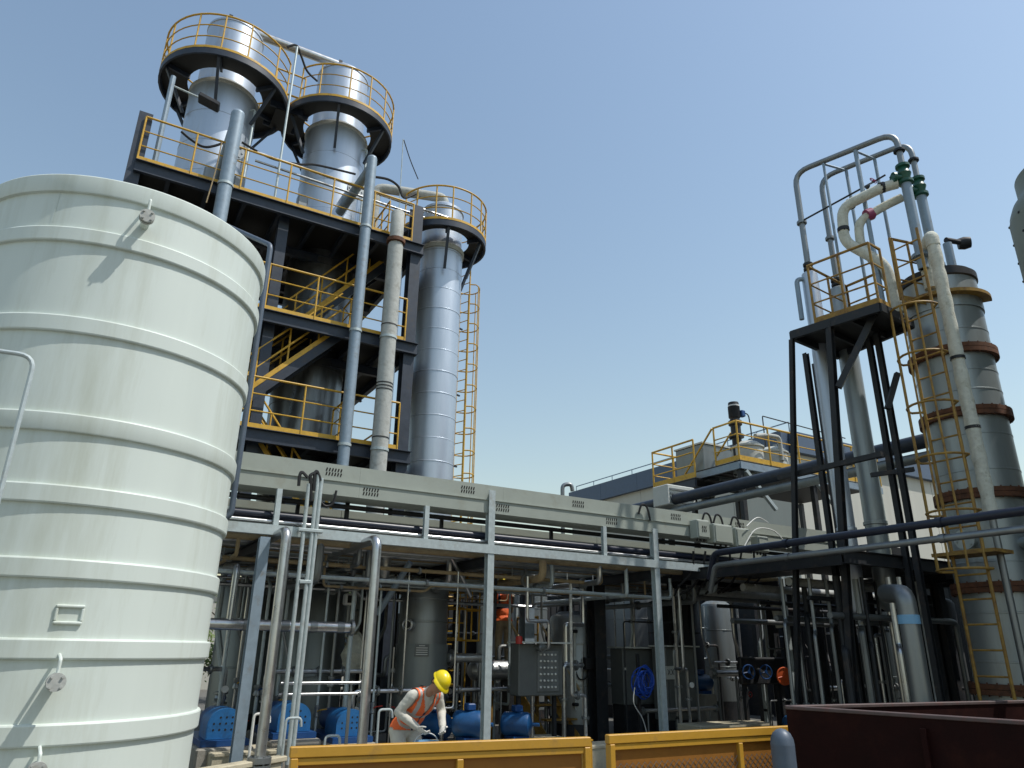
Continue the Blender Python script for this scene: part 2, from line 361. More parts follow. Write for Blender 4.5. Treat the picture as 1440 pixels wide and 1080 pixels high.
# ------------------------------------------------------------------ steel tower structure
YT, YB = 15.5, 20.4
XL, XR = -.55, 6.02
LV = (5.99, 8.75, 11.56)
tw = thing('steel_tower', 'three storey dark navy steel tower with yellow handrails behind the white tank', 'steel structure', (2.7, 18, 0))
def hcol(x, y, z1, w=.28): return build('column', MB().hbeam((x, y, 0), (x, y, z1), w, w, .022, V((0, 1, 0))), 'navy_steel', tw, smooth=False)
hcol(XL, YT + .16, 12.85); hcol(XR + .06, YT + .16, 12.75); hcol(2.75, YT + .35, 11.4, .24)
for x in (XL, 2.75, XR): hcol(x, YB - .1, 12.7 if x != 2.75 else 11.4)
for li, z in enumerate(LV):
    xl, xr = XL - (.0 if li == 2 else .3), XR + .25
    build('floor_plate', MB().box(((xl + xr) / 2, (YT + YB) / 2, z - .03), (xr - xl - .06, YB - YT - .1, .03)), 'grating', tw, smooth=False)
    bm_ = MB().box(((xl + xr) / 2, YT, z - .15), (xr - xl, .015, .30)).box(((xl + xr) / 2, YT - .04, z - .008), (xr - xl, .09, .014)).box(((xl + xr) / 2, YT - .04, z - .292), (xr - xl, .09, .014))
    build('edge_beam', bm_, 'navy_steel', tw, smooth=False)
    build('edge_beam', MB().hbeam((xl, YB, z - .15), (xr, YB, z - .15), .12, .28, .014), 'navy_steel', tw, smooth=False)
    for x in (xl + .05, xr - .05): build('edge_beam', MB().hbeam((x, YT + .03, z - .17), (x, YB - .07, z - .17), .12, .24, .014), 'navy_steel', tw, smooth=False)
    k = 0; x = xl + .7
    while x < xr - .4:
        build('joist', MB().hbeam((x, YT + .03, z - .15), (x, YB - .07, z - .15), .09, .18, .012), 'navy_steel', tw, smooth=False); x += .82
    for y in (17.0, 19.2): build('cross_beam', MB().hbeam((xl + .1, y, z - .36), (xr - .1, y, z - .36), .13, .22, .014), 'navy_steel', tw, smooth=False)
    handrail(tw, [(xl + .02, YT - .02, z), (xr - .35, YT - .02, z)], spacing=1.12, h=1.15)
    handrail(tw, [(xl + .02, YB, z), (xr - .02, YB, z)], spacing=1.3)
    handrail(tw, [(xl, YT + .1, z), (xl, YB - .1, z)], spacing=1.3)
    handrail(tw, [(xr, YT + 2.0, z), (xr, YB - .1, z)], spacing=1.3)
# bracing seen between the floors
for a, b in (((2.75, YB - .1, 6.2), (XR, YB - .1, 8.4)), ((XL, YB - .1, 9.0), (2.75, YB - .1, 11.2)), ((2.75, YB - .1, 9.0), (XR, YB - .1, 11.2)), ((XL, YB - .1, .6), (2.75, YB - .1, 5.6)), ((2.75, YB - .1, 5.5), (XR, YB - .1, .6))):
    build('brace', MB().beam(a, b, .09, .09), 'navy_steel', tw, smooth=False)
def stair(x0, z0, x1, z1, y0, y1, sub='navy_steel'):
    b = MB(); n = max(4, int((z1 - z0) / .2))
    for y in (y0, y1): b.beam((x0, y, z0 - .05), (x1, y, z1 - .12), .05, .24)
    st = build('stair', b, sub, tw, smooth=False)
    for i in range(1, n):
        t = i / n; build('tread', MB().box((x0 + (x1 - x0) * t, (y0 + y1) / 2, z0 + (z1 - z0) * t), (.26, y1 - y0 - .06, .03)), 'grating', st, smooth=False)
    for y in (y0, y1):
        for hh in (1.0, .55): build('stair_rail', MB().tube([(x0, y, z0 + hh), (x1, y, z1 + hh)], .024, 7), 'yellow_paint', st)
        build('stair_toe', MB().beam((x0, y - .03, z0 + .14), (x1, y - .03, z1 + .08), .01, .1), 'yellow_paint', st, smooth=False)
        for i in range(4):
            t = (i + .3) / 4; p = V((x0 + (x1 - x0) * t, y, z0 + (z1 - z0) * t)); build('post', MB().tube([p, p + ZZ * 1.0], .022, 7), 'yellow_paint', st)
stair(1.75, LV[0], 4.35, LV[1], YT + .25, YT + 1.0)
stair(3.3, LV[1], 5.7, LV[2], YT + 1.3, YT + 2.0)
stair(4.9, 3.2, 2.7, LV[0], YT + .4, YT + 1.1)
handrail(tw, [(4.7, YT + 1.25, LV[1]), (4.7, YT + .05, LV[1])], spacing=.6)
handrail(tw, [(5.3, YT + .1, LV[2]), (5.3, YT + 1.2, LV[2])], spacing=.6)
handrail(tw, [(4.7, YT + 1.25, LV[0]), (4.7, YT + .05, LV[0])], spacing=.6)

# ------------------------------------------------------------------ distillation columns
def clad_column(t, c, r, z0, ztop, band, m='cladding', lap=.007):
    z = z0; c = V(c); k = 0
    while z < ztop - .02:
        z2 = min(z + band, ztop); rr = r + random.uniform(-.004, .004)
        mm = 'stainless_shade' if (m == 'cladding' and z < 11.0 and r > .8) else m  # bands inside the tower take the metal darkened for shade
        pr = [(rr - .004, z), (rr + lap, z + .004), (rr + lap, z + .022), (rr, z + .03), (rr, z2 + .02)]
        build('cladding_band', MB().lathe(c, pr, 56), mm, t, angle=25); z = z2; k += 1
    return t
def ring_platform(t, c, r_in, r_out, z, rail_gap=None, h=1.1, n=40, brace_r=None, nb=6, post_n=12):
    c = V(c)
    pf = build('platform', MB().lathe(c, [(r_in, z), (r_out, z), (r_out, z - .02), (r_in, z - .02), (r_in, z)], n), 'grating', t, smooth=False)
    build('rim_channel', MB().lathe(c, [(r_out, z + .01), (r_out + .05, z + .01), (r_out + .05, z - .2), (r_out, z - .2), (r_out, z + .01)], n), 'navy_steel', pf)
    for i in range(nb):
        a = 2 * math.pi * (i + .25) / nb; d = V((math.cos(a), math.sin(a), 0))
        build('joist', MB().beam(c + d * r_in + ZZ * (z - .09), c + d * (r_out - .01) + ZZ * (z - .09), .06, .12), 'navy_steel', pf, smooth=False)
        build('brace', MB().beam(c + d * (r_out - .05) + ZZ * (z - .15), c + d * ((brace_r or r_in)) + ZZ * (z - 1.25), .07, .07), 'navy_steel', pf, smooth=False)
    build('toe_plate', MB().lathe(c, [(r_out + .055, z - .02), (r_out + .055, z + .05), (r_out + .047, z + .05), (r_out + .047, z - .02), (r_out + .055, z - .02)], n), 'yellow_paint', pf)
    a0, a1 = rail_gap if rail_gap else (0, 2 * math.pi)
    arc = [c + V((math.cos(a0 + (a1 - a0) * i / n) * (r_out + .03), math.sin(a0 + (a1 - a0) * i / n) * (r_out + .03), z)) for i in range(n + 1)]
    handrail(t, arc, h=h, toe=0, posts=[arc[round(i * n / post_n)] for i in range(post_n + (1 if rail_gap else 0))])
    return pf

Y12 = 17.8
HDS = (onY(322, 38, Y12).z - 15.55, onY(482, 103, Y12).z - 15.55)
C1 = V((1.10, Y12, 0)); C2 = V((4.25, Y12, 0)); RC = .87; ZP = 15.92
lab12 = ('tall silver clad distillation column with ring platform, left of the twin columns on the tower', 'tall silver clad distillation column with ring platform, right of the twin columns on the tower')
for c, lb, RP, HD in ((C1, lab12[0], 1.62, HDS[0]), (C2, lab12[1], 1.55, HDS[1])):
    t = thing('distillation_column', lb, 'column', c, 'twin columns on the steel tower')
    build('skirt', MB().lathe(c, [(RC + .03, 0), (RC + .03, 3.6), (RC - .02, 3.62)], 48), 'dark_steel', t)
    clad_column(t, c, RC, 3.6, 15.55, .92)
    z = 15.55
    build('neck', MB().lathe(c, [(RC - .01, z), (RC + .03, z + .02), (RC + .03, z + .1), (RC - .12, z + .2), (RC - .16, z + .5)], 48), 'grey_lagging', t)
    rt_ = RC - .13
    build('top_drum', MB().lathe(c, [(rt_, z + .2), (rt_, z + HD - .38), (rt_ + .02, z + HD - .37), (rt_ + .02, z + HD - .31), (rt_ - .02, z + HD - .29), (rt_ * .8, z + HD - .13), (rt_ * .45, z + HD - .03), (.001, z + HD)], 48), 'cladding', t, angle=50)
    for k in range(3): build('lifting_lug', MB().box(c + V((math.cos(k * 2.1) * rt_ * .7, math.sin(k * 2.1) * rt_ * .7, z + HD - .05)), (.1, .04, .14)), 'dark_steel', t)
    gap = (R(28), R(332)) if c is C1 else (R(-148), R(148))
    ring_platform(t, c, RC + .10, RP, ZP, gap)
    # standpipe down the shell
    build('standpipe', MB().tube([c + V((RC * .75 + .09, -RC * .7 - .06, 12.2)), c + V((RC * .75 + .09, -RC * .7 - .06, 15.2)), c + V((RC * .6, -RC * .5, 15.2))], .03, 8, .06), 'galvanised', t)
    d = V((-.75, -.66, 0))
    nz = build('nozzle', MB().cyl(c + V((.3, -RC + .05, 13.3)), c + V((.36, -RC - .38, 13.3)), .17, 18), 'cladding', t)
    build('flange', MB().flange(c + V((.363, -RC - .4, 13.3)), (.14, -1, 0), .24, .06, 8), 'stainless_dull', nz)
# walkway bridge between the two ring platforms
bw = thing('walkway_bridge', 'short dark walkway joining the two ring platforms', 'walkway', ((C1.x + C2.x) / 2, Y12, ZP - .3))
build('floor_plate', MB().box(((C1.x + 1.6 + C2.x - 1.55) / 2, Y12, ZP - .25), (.6, .9, .03)), 'grating', bw, smooth=False)
for y in (Y12 - .45, Y12 + .45):
    build('side_beam', MB().box(((C1.x + C2.x) / 2, y, ZP - .12), (.9, .05, .2)), 'navy_steel', bw, smooth=False)
    handrail(bw, [((C1.x + C2.x) / 2 - .4, y, ZP), ((C1.x + C2.x) / 2 + .4, y, ZP)], spacing=.8, toe=0)
# overhead vapour pipe between the domes
zt = 15.55
pipe('vapour_pipe', 'bright silver pipe joining the tops of the twin columns', [C1 + V((.25, -.1, zt + HDS[0] - .3)), C1 + V((.25, -.1, zt + HDS[0] + .03)), C2 + V((.35, -.1, zt + HDS[1] + .16)), C2 + V((.35, -.1, zt + HDS[1] - .2))], .13, 'stainless', .26, 18, cat='pipe')
# lightning rod on the bridge and wires
pipe('thin_mast', 'thin pale mast rising between the twin columns', [V((onY(418, 66, YT + .12).x, YT + .12, LV[2])), onY(418, 66, YT + .12)], .028, 'galvanised', cat='mast', n=8)

# column three
C3 = V((7.26, 16.6, 0)); R3 = .615; Z3 = 12.55
t3 = thing('distillation_column', 'slim silver clad column with ring platform standing right of the tower', 'column', C3)
build('skirt', MB().lathe(C3, [(R3 + .02, 0), (R3 + .02, 2.4), (R3 - .02, 2.42)], 48), 'dark_steel', t3)
clad_column(t3, C3, R3, 2.4, 12.05, .60)
build('neck', MB().lathe(C3, [(R3, 12.05), (R3 + .04, 12.07), (R3 + .04, 12.2), (R3 - .1, 12.3)], 40), 'grey_lagging', t3)
build('top_drum', MB().lathe(C3, [(R3 - .04, 12.2), (R3 - .04, 13.42), (R3 - .01, 13.43), (R3 - .01, 13.5), (R3 - .08, 13.54), (R3 * .6, 13.7), (.001, 13.78)], 48), 'cladding', t3, angle=50)
ring_platform(t3, C3, R3 + .16, 1.22, Z3, (R(-170), R(40)), h=1.05, post_n=9)
build('outlet_pipe', MB().tube([C3 + V((0, -.05, 13.6)), C3 + V((0, -.05, 14.02)), C3 + V((-1.9, .5, 14.02)), C3 + V((-1.9, .5, 12))], .14, 18, .28), 'grey_lagging', t3)
od = V((.86, .35, 0)).normalized()
lp = C3 + od * (R3 + .42); ladder(t3, (lp.x, lp.y, .4), (lp.x, lp.y, 12.1), (-od.y, od.x, 0), od, .46, 2.5, hoop=.62, cr=.36)
for z in (4.2, 6.2, 8.2, 10.2): build('standoff', MB().beam(lp + ZZ * z, C3 + od * R3 + ZZ * z, .04, .04), 'navy_steel', t3, smooth=False)

# ------------------------------------------------------------------ vertical pipes on the tower front
def front_pipe(label_, px0, py0, px1, py1, Y, r, m, back=None, zlow=0, cap=True):
    a, b = onY(px0, py0, Y), onY(px1, py1, Y); x = (a.x + b.x) / 2
    t = thing('riser_pipe', label_, 'pipe', (x, Y, zlow), None)
    pts = [V((x, Y, zlow)), V((x, Y, b.z))]
    build('pipe_run', MB().tube(pts, r, 18).lathe((x, Y, b.z), [(r, 0), (r * .9, r * .35), (r * .5, r * .7), (.001, r * .8)], 18), m, t)
    if back: build('branch', MB().tube([V((x, Y, b.z - .25)), V((x, Y, b.z - .25)) + V(back)], r * .9, 16), m, t)
    for z in LV:
        if z < b.z: build('clamp', MB().lathe((x, Y, z - .18), [(r + .018, 0), (r + .018, .06), (r, .062)], 18), 'galvanised', t)
    return t, x, b.z
front_pipe('blue grey riser pipe on the tower front, just right of the white tank rim', 313, 305, 331, 160, YT - .3, .155, 'steel_blue_grey', (-.05, 1.45, -.65))
front_pipe('slim blue grey riser pipe with its branch to the right twin column', 488, 655, 518, 222, YT - .3, .13, 'steel_blue_grey', (-.3, 1.5, -.62))
t, x, zt = front_pipe('pale lagged riser pipe with dark joints beside the tower corner column', 535, 660, 553, 345, YT - .32, .19, 'grey_lagging')
build('upper_joint', MB().flange((x, YT - .32, zt + .12), ZZ, .235, .1, 8), 'rust', t)
build('upper_run', MB().lathe((x, YT - .32, zt), [(.17, .1), (.17, .95), (.15, .98), (.001, 1.0)], 20), 'grey_lagging', t)
for z in (7.25, 7.33, 7.41, 8.9, 6.1): build('joint_band', MB().lathe((x, YT - .32, z), [(.196, 0), (.196, .03), (.19, .032)], 20), 'dark_steel', t)
# corner clutter: thin riser next to the column
for i, (px, lb) in enumerate(((567, 'thin dark conduit riser between the lagged pipe and the corner column'), (560, 'thin silver tube riser behind the lagged pipe'))):
    p = onY(px, 560, YT + .3); pipe('conduit', lb, [(p.x, YT + .3 + i * .5, 3), (p.x, YT + .3 + i * .5, 11.2)], .045, ('dark_steel', 'stainless')[i])
# flood lamp on a mast at the top deck's left end
p = onY(244, 108, YT + .4)
lm = thing('flood_lamp', 'flood lamp on a thin mast at the top deck left end', 'lamp', (p.x, YT + .4, LV[2]))
build('mast', MB().tube([(p.x, YT + .4, LV[2]), (p.x, YT + .4, p.z)], .06, 10), 'steel_blue_grey', lm)
build('arm', MB().tube([(p.x, YT + .4, p.z - .25), (p.x + .75, YT + .35, p.z - .38)], .022, 8), 'galvanised', lm)
hd = build('lamp_head', MB().box((p.x + .85, YT + .33, p.z - .42), (.5, .32, .12), (V((.95, -.1, -.28)).normalized(), V((.1, .99, 0)), V((.28, 0, .95))), bev=.02), 'dark_steel', lm, smooth=False)
# header pipe with valves along the top deck handrail
zz = LV[2] + 1.22
for i, (dy, dz, r, lb) in enumerate(((.25, .14, .035, 'upper bright tube running above the top deck handrail'), (.4, .0, .03, 'lower bright tube running above the top deck handrail'))):
    pipe('header_tube', lb, [(1.9, YT + dy, zz + dz), (7.5, YT + dy, zz + dz - .1)], r, 'stainless')
def cable(name, lb, pts, r=.014, m='black_rubber', group=None):
    # smooth curve through points
    P = [V(p) for p in pts]; out = []
    for i in range(len(P) - 1):
        p0, p1, p2, p3 = P[max(i - 1, 0)], P[i], P[i + 1], P[min(i + 2, len(P) - 1)]
        for k in range(6):
            t = k / 6; out.append(.5 * ((2 * p1) + (p2 - p0) * t + (2 * p0 - 5 * p1 + 4 * p2 - p3) * t * t + (-p0 + 3 * p1 - 3 * p2 + p3) * t ** 3))
    out.append(P[-1]); return tag(build(name, MB().tube(out, r, 6), m), lb, 'cable', group)
cable('cable', 'black cable drooping behind the top deck handrail, left end', [onY(255, 185, 15.9), onY(268, 196, 15.9), onY(285, 206, 15.9), onY(302, 205, 15.9), onY(330, 195, 15.9)], .03)
cable('cable', 'black cable along the top deck header tubes', [onY(340, 200, 15.8), onY(380, 222, 15.8), onY(420, 231, 15.8), onY(445, 232, 15.8), onY(500, 245, 15.8)], .03)
cable('cable', 'black cable looping at the tower corner column top', [onY(520, 248, 15.6), onY(545, 252, 15.6), onY(560, 262, 15.6), onY(568, 278, 15.6), onY(585, 272, 15.6)], .035)
cable('cable', 'thin black guy wire from mast to the third column', [onY(568, 197, 16.2), onY(577, 225, 16.2), onY(588, 252, 16.2)], .015)
pipe('thin_mast', 'thin mast above the tower corner column', [(onY(566, 240, 16.2).x, 16.2, 12.4), onY(567, 196, 16.2)], .014, 'galvanised', cat='mast', n=6)
cable('rope', 'thin rope hanging from the top deck beside the left riser pipe', [onY(312, 200, 15.15), onY(303, 240, 15.15), onY(290, 285, 15.15)], .014, 'tan_lagging')
cable('cable', 'black cable dipping between the twin column platforms', [onY(404, 66, 15.63), onY(417, 64, 15.63), onY(424, 80, 15.8), onY(432, 100, 16.0), onY(446, 114, 16.25)], .03)
# small white cap on deck
for px, py, lb in ((338, 245, 'small dark instrument box on the top deck beside the left twin column'), (300, 215, 'grey valve actuator at the foot of the left twin column'), (430, 245, 'slim grey instrument stand on the top deck by the right twin column')):
    p = onY(px, py, 16.2); b = MB().box((p.x, p.y, LV[2] + .55), (.26, .22, .5), bev=.03).cyl((p.x, p.y, LV[2]), (p.x, p.y, LV[2] + .3), .05, 10)
    tag(build('instrument', b, 'stainless_dull'), lb, 'instrument')

# ================================================================== PIPE RACK along the plant front
YR = 10.0; ZB = 3.12
def rack_post(x, y, z1, m, lb, w=.11, flange_=True):
    t = thing('rack_post', lb, 'post', (x, y, 0), 'posts of the pipe rack')
    build('post_section', MB().hbeam((x, y, 0), (x, y, z1), w, w, .012, V((0, 1, 0))), m, t, smooth=False)
    build('base_plate', MB().box((x, y, .012), (w * 2.2, w * 2.2, .024)), m, t, smooth=False)
    return t
pL = onY(372, 757, YR)
rack_post(pL.x, YR, 3.0, 'steel_blue_grey', 'blue grey rack post between the white tank and the conduit bundle', .13)
rack_post(5.46, YR, 4.02, 'galvanised', 'pale galvanised rack post right of the stooping worker')
rack_post(8.80, YR, 3.72, 'galvanised', 'pale galvanised rack post beside the blue cable coil')
rack_post(12.05, YR, 3.2, 'galvanised', 'pale slim rack post left of the handwheels', .08)
rack_post(1.6, 15.0, 3.0, 'dark_steel', 'dark rear rack post behind the blue guards', .2)
rack_post(8.9, 11.9, 3.0, 'dark_steel', 'thick black rack column right of the grey vertical vessel', .26)
rack_post(10.75, 11.6, 3.0, 'dark_steel', 'thick black rack column right of the cable coil', .28)
rack_post(4.55, 12.6, 3.0, 'dark_steel', 'black rack column left of the stooping worker', .26)
rack_post(7.93, 12.9, 3.0, 'steel_blue_grey', 'blue grey rack column beside the worker on the steps', .22)
rack_post(13.8, 11.4, 3.0, 'dark_steel', 'black rack column behind the orange handwheel', .2)
# lower beam and hangers
rb = thing('rack_beam', 'long pale galvanised channel beam under the cable trays', 'beam', (5.6, YR, ZB - .08))
build('channel_web', MB().box((5.6, YR - .06, ZB - .02), (10.2, .01, .13)), 'galvanised', rb, smooth=False)
for dz in (.042, -.082): build('channel_flange', MB().box((5.6, YR - .025, ZB + dz), (10.2, .06, .008)), 'galvanised', rb, smooth=False)
for i, (px, lb) in enumerate(((390, 'leftmost'), (600, 'second'), (848, 'third'))):
    x = onY(px, 715, YR).x
    build('hanger', MB().hbeam((x, YR, ZB + .05), (x, YR, 3.66), .07, .07, .01, V((0, 1, 0))), 'galvanised', rb, smooth=False)
# cross beams
for x in (pL.x, 5.46, 8.8, 12.05):
    tag(build('rack_cross_beam', MB().hbeam((x, YR + .09, 2.92), (x, 15.2, 2.92), .1, .16, .012), 'dark_steel', smooth=False), {pL.x: 'dark cross beam under the pipe bundle nearest the white tank', 5.46: 'dark cross beam under the pipe bundle behind the middle rack post', 8.8: 'dark cross beam under the pipe bundle behind the cable coil post', 12.05: 'dark cross beam under the pipe bundle near the handwheels'}[x], 'beam')
# cable trays: boxes with lids and louvres
def louvre(parent, x, z, y, cols=6, rows=2, dx=.042, dz=.062):
    b = MB()
    for i in range(cols):
        for j in range(rows):
            px, pz = x + (i - (cols - 1) / 2) * dx, z + (j - (rows - 1) / 2) * dz
            b.box((px, y - .002, pz), (.019, .004, .048), (V((1, 0, -.25)).normalized(), V((0, 1, 0)), V((.25, 0, 1)).normalized()), mi=0)
    build('louvre', b, ['slot_dark', 'tray_paint'], parent, smooth=False)
tr = thing('cable_tray', 'long grey green cable tray box with louvred covers along the top of the rack', 'cable tray', (7.5, YR + .2, 3.66))
xs = [.9, 3.3, 5.7, 8.1, 10.5, 12.9, 14.6]
for a, b in zip(xs, xs[1:]):
    build('tray_side', MB().box(((a + b) / 2, YR + .25, 3.765), (b - a - .0015, .5, .2)), 'tray_paint', tr, smooth=False)
    cv = build('tray_cover', MB().box(((a + b) / 2, YR + .27, 3.99), (b - a - .002, .5, .245)), 'tray_paint', tr, smooth=False)
build('lid_lip', MB().box((7.75, YR - .003, 3.868), (13.7, .03, .008)), 'tray_paint', tr, smooth=False)
for px, py in ((470, 661), (658, 686), (813, 706), (950, 724), (1040, 736)):
    p = onY(px, py, YR + .02); louvre(tr, p.x, 3.995, YR + .02)
for px, py in ((522, 686), (707, 708), (860, 729)):
    p = onY(px, py, YR); louvre(tr, p.x, 3.77, YR)
tr2 = thing('cable_tray', 'shaded lower cable tray hanging behind the navy pipe', 'cable tray', (7, YR + .75, 3.2))
for a, b in zip(xs[:-1], xs[1:-1]):
    build('tray_side', MB().box(((a + b) / 2, YR + .95, 3.42), (b - a - .008, .4, .36)), 'tray_paint', tr2, smooth=False)
for px, py in ((392, 712), (546, 728), (680, 742), (800, 752), (905, 762)):
    p = onY(px, py, YR + .75); louvre(tr2, p.x, 3.42, YR + .75)
for x in (2.6, 4.9, 7.0, 9.4):
    build('strut', MB().beam((x, YR + .6, 3.25), (x, YR + .6, 3.66), .05, .05, V((0, 1, 0))), 'dark_steel', tr2, smooth=False)
# pipes carried in the rack front
pipe('rack_pipe', 'navy blue pipe running along the rack front below the cable tray', [(.8, YR + .15, 3.32), (13.6, YR + .15, 3.32)], .055, 'navy_pipe', cat='pipe')
pipe('rack_pipe', 'slim silver pipe just above the rack beam', [(.8, YR + .05, 3.222), (12.2, YR + .05, 3.222)], .026, 'stainless')
pipe('rack_pipe', 'thin dark pipe close under the cable tray underside', [(.8, YR + .35, 3.58), (13, YR + .35, 3.58)], .035, 'dark_steel')
# overhead bundle of pipes seen from below
spec = [(10.45, .055, 'tan_lagging'), (10.75, .035, 'stainless'), (10.98, .07, 'grey_lagging'), (11.3, .045, 'stainless'), (11.52, .06, 'tan_lagging'), (11.8, .04, 'galvanised'), (12.05, .085, 'grey_lagging'),
        (12.4, .05, 'stainless'), (12.62, .06, 'tan_lagging'), (12.95, .07, 'stainless_dull'), (13.3, .05, 'tan_lagging'), (13.6, .09, 'grey_lagging'), (14.0, .055, 'stainless'), (14.3, .07, 'tan_lagging'), (14.7, .08, 'stainless_dull')]
names = {'tan_lagging': 'tan lagged pipe in the overhead rack bundle', 'stainless': 'shiny steel pipe in the overhead rack bundle', 'grey_lagging': 'thick grey lagged pipe in the overhead rack bundle', 'galvanised': 'galvanised pipe in the overhead rack bundle', 'stainless_dull': 'dull steel pipe in the overhead rack bundle'}
for bi, (y, r, m) in enumerate(spec):
    pipe('bundle_pipe', names[m].replace('in the overhead rack bundle', 'overhead') + ', ' + ('first', 'second', 'third', 'fourth', 'fifth', 'sixth', 'seventh', 'eighth', 'ninth', 'tenth', 'eleventh', 'twelfth', 'thirteenth', 'fourteenth', 'fifteenth')[bi] + ' back from the cable tray', [(.4, y, 3.005 + r), (random.uniform(12.5, 14.5), y, 3.005 + r)], r, m, group='overhead pipe bundle: ' + m.replace('_', ' '))
rgx = random.Random(21)
xs_ = sorted(rgx.uniform(1.0, 12.8) for _ in range(18))
for i, x in enumerate(xs_):
    r = rgx.choice((.028, .035, .05, .065)); z = 2.83 - r - rgx.choice((0, 0, .1, .22)); m = rgx.choice(('stainless', 'stainless_dull', 'galvanised', 'tan_lagging', 'stainless_dull', 'grey_lagging'))
    y0 = rgx.uniform(10.25, 11.4)
    t = thing('transverse_pipe', ('first', 'second', 'third', 'fourth', 'fifth', 'sixth', 'seventh', 'eighth', 'ninth', 'tenth', 'eleventh', 'twelfth', 'thirteenth', 'fourteenth', 'fifteenth', 'sixteenth', 'seventeenth', 'eighteenth')[i] + ' pipe from the left crossing beneath the overhead bundle', 'pipe', (x, 12, z), 'pipes crossing under the rack bundle')
    build('pipe_run', MB().tube([(x, y0, 3.05), (x, y0, z), (x, rgx.uniform(13.5, 15), z)], r, 10, r * 2.2), m, t)
    for y in (y0 + .5, y0 + 1.7): build('flange', MB().flange((x, y, z), V((0, 1, 0)), r * 1.8, .04), 'stainless_dull', t)
    build('hanger_rod', MB().cyl((x, y0 + 1.0, z), (x, y0 + 1.0, 3.0), .01, 6), 'galvanised', t)
for i in range(12):
    y = 10.55 + i * .27; z = rgx.uniform(2.5, 2.8); r = rgx.choice((.014, .02, .026, .03)); xa, xb = rgx.uniform(.8, 3.5), rgx.uniform(7.5, 13)
    t = thing('thin_line', 'thin tube running low beneath the overhead bundle, %s back from the rack front' % ORD[i], 'pipe', (xa, y, z), 'thin tubes beneath the overhead bundle')
    xm = rgx.uniform(xa + 1, xb - 1); dz = rgx.choice((-.12, .1, .0))
    build('tube_run', MB().tube([(xa, y, 2.95), (xa, y, z), (xm, y, z), (xm + .15, y + .05, z + dz), (xb, y + .05, z + dz), (xb, y + .05, 2.95)], r, 8, .07), rgx.choice(('stainless', 'galvanised', 'stainless', 'tan_lagging')), t)
    for k in range(3): build('union', MB().flange((xa + (xm - xa) * (k + .5) / 3, y, z), V((1, 0, 0)), r * 1.9, .03, 4), 'stainless_dull', t)
# grating added above the pipe bundle to keep the zone below in shade
wk = thing('rack_shade_cover', 'dark grating cover added over the overhead pipe bundle for shade', 'walkway', (7, 13, 3.3))
x = .5
while x < 13.4:
    if not 6.9 < x < 8.6: build('grating_panel', MB().box((x + .6, 12.9, 3.32), (1.19, 3.3, .03)), 'grating', wk, smooth=False)  # gap left so sun reaches the worker on the steps
    x += 1.2


# goosenecks coming forward out of the bundle and down to the plinth
def gooseneck(px, py, Y, pbx, pby, r, lb, m='stainless', back=3.2, drop=.25):
    p = onY(px, py, Y)
    g = thing('gooseneck_pipe', lb, 'pipe', (p.x, Y, .45), 'stainless goosenecks in front of the rack')
    build('pipe_run', MB().tube([V((p.x, Y + back, p.z - .02)), V((p.x, Y, p.z)), V((p.x, Y, .45))], r, 14, r * 2.6), m, g)
    build('flange', MB().flange((p.x, Y, .42), ZZ, r * 2.1, .06, 6), 'stainless_dull', g)
    build('flange', MB().flange((p.x, Y, .34), ZZ, r * 2.1, .06, 6), 'stainless_dull', g)
    build('foot', MB().cyl((p.x, Y, .0), (p.x, Y, .36), r, 14), m, g)
    return g
gooseneck(404, 745, 9.45, 378, 1040, .062, 'stainless gooseneck pipe next to the white tank')
gooseneck(531, 757, 9.45, 515, 1030, .064, 'stainless gooseneck pipe left of the stooping worker')
# galvanised conduits with clamps, looping cables
for i, (px, z1, lb) in enumerate(((442, 4.0, 'left'), (447.5, 3.95, 'middle'), (430, 3.85, 'far left'))):
    p = onY(px, 720, YR - .14); pipe('conduit', {'left': 'right hand galvanised conduit of the tight pair on the rack front', 'middle': 'left hand galvanised conduit of the tight pair on the rack front', 'far left': 'lone galvanised conduit left of the tight pair'}[lb], [(p.x, YR - .14, .3), (p.x, YR - .14, z1 - .1)], .027, 'galvanised', n=10)
p = onY(437, 740, YR - .14)
for z in (3.12, 2.45): tag(build('conduit_clamp', MB().box((p.x, YR - .14, z), (.34 if z > 3 else .16, .075, .05), bev=.01), 'galvanised'), 'flat steel clamp bar holding the conduits, %s one' % ('upper' if z > 3 else 'lower'), 'clamp')
for k, (xa, ya, xb, yb, xc, yc) in enumerate(((420, 683, 425, 664, 433, 672), (441, 690, 446, 663, 451, 676), (438, 705, 437, 668, 445, 664))):
    cable('cable', ('black cable arching out of the lone conduit', 'black cable arching over the conduit pair', 'black cable looping beside the conduit pair')[k], [onY(xa, ya, YR - .15), onY((xa + xb) / 2 - 1, yb + 5, YR - .15), onY(xb, yb, YR - .15), onY(xc, yc, YR - .15)], .022)
cable('cable', 'black cable sagging below the upper tray', [onY(450, 705, YR - .03), onY(458, 712, YR - .03), onY(468, 708, YR - .03), onY(473, 690, YR - .03)], .018)
for k, (px, lb) in enumerate(((494, 'short black hose dropping behind the navy pipe'), )):
    p = onY(px, 700, YR + .3); pipe('hose', lb, [(p.x, YR + .45, 3.66), (p.x, YR + .45, 3.2)], .035, 'black_rubber', cat='hose')
for k, px in enumerate((898, 987, 1003, 1027)):
    p = onY(px, 0 + 715 + (px - 898) * .13, YR - .03); x = p.x
    cable('cable', ('black cable loop on the tray left of the junction boxes', 'black cable loop above the first junction box', 'black cable loop between the junction boxes', 'black cable loop above the last junction box')[k], [(x, YR - .02, 3.95), (x + .06, YR - .05, 4.12), (x + .18, YR - .05, 4.08), (x + .24, YR - .05, 3.85)], .02)
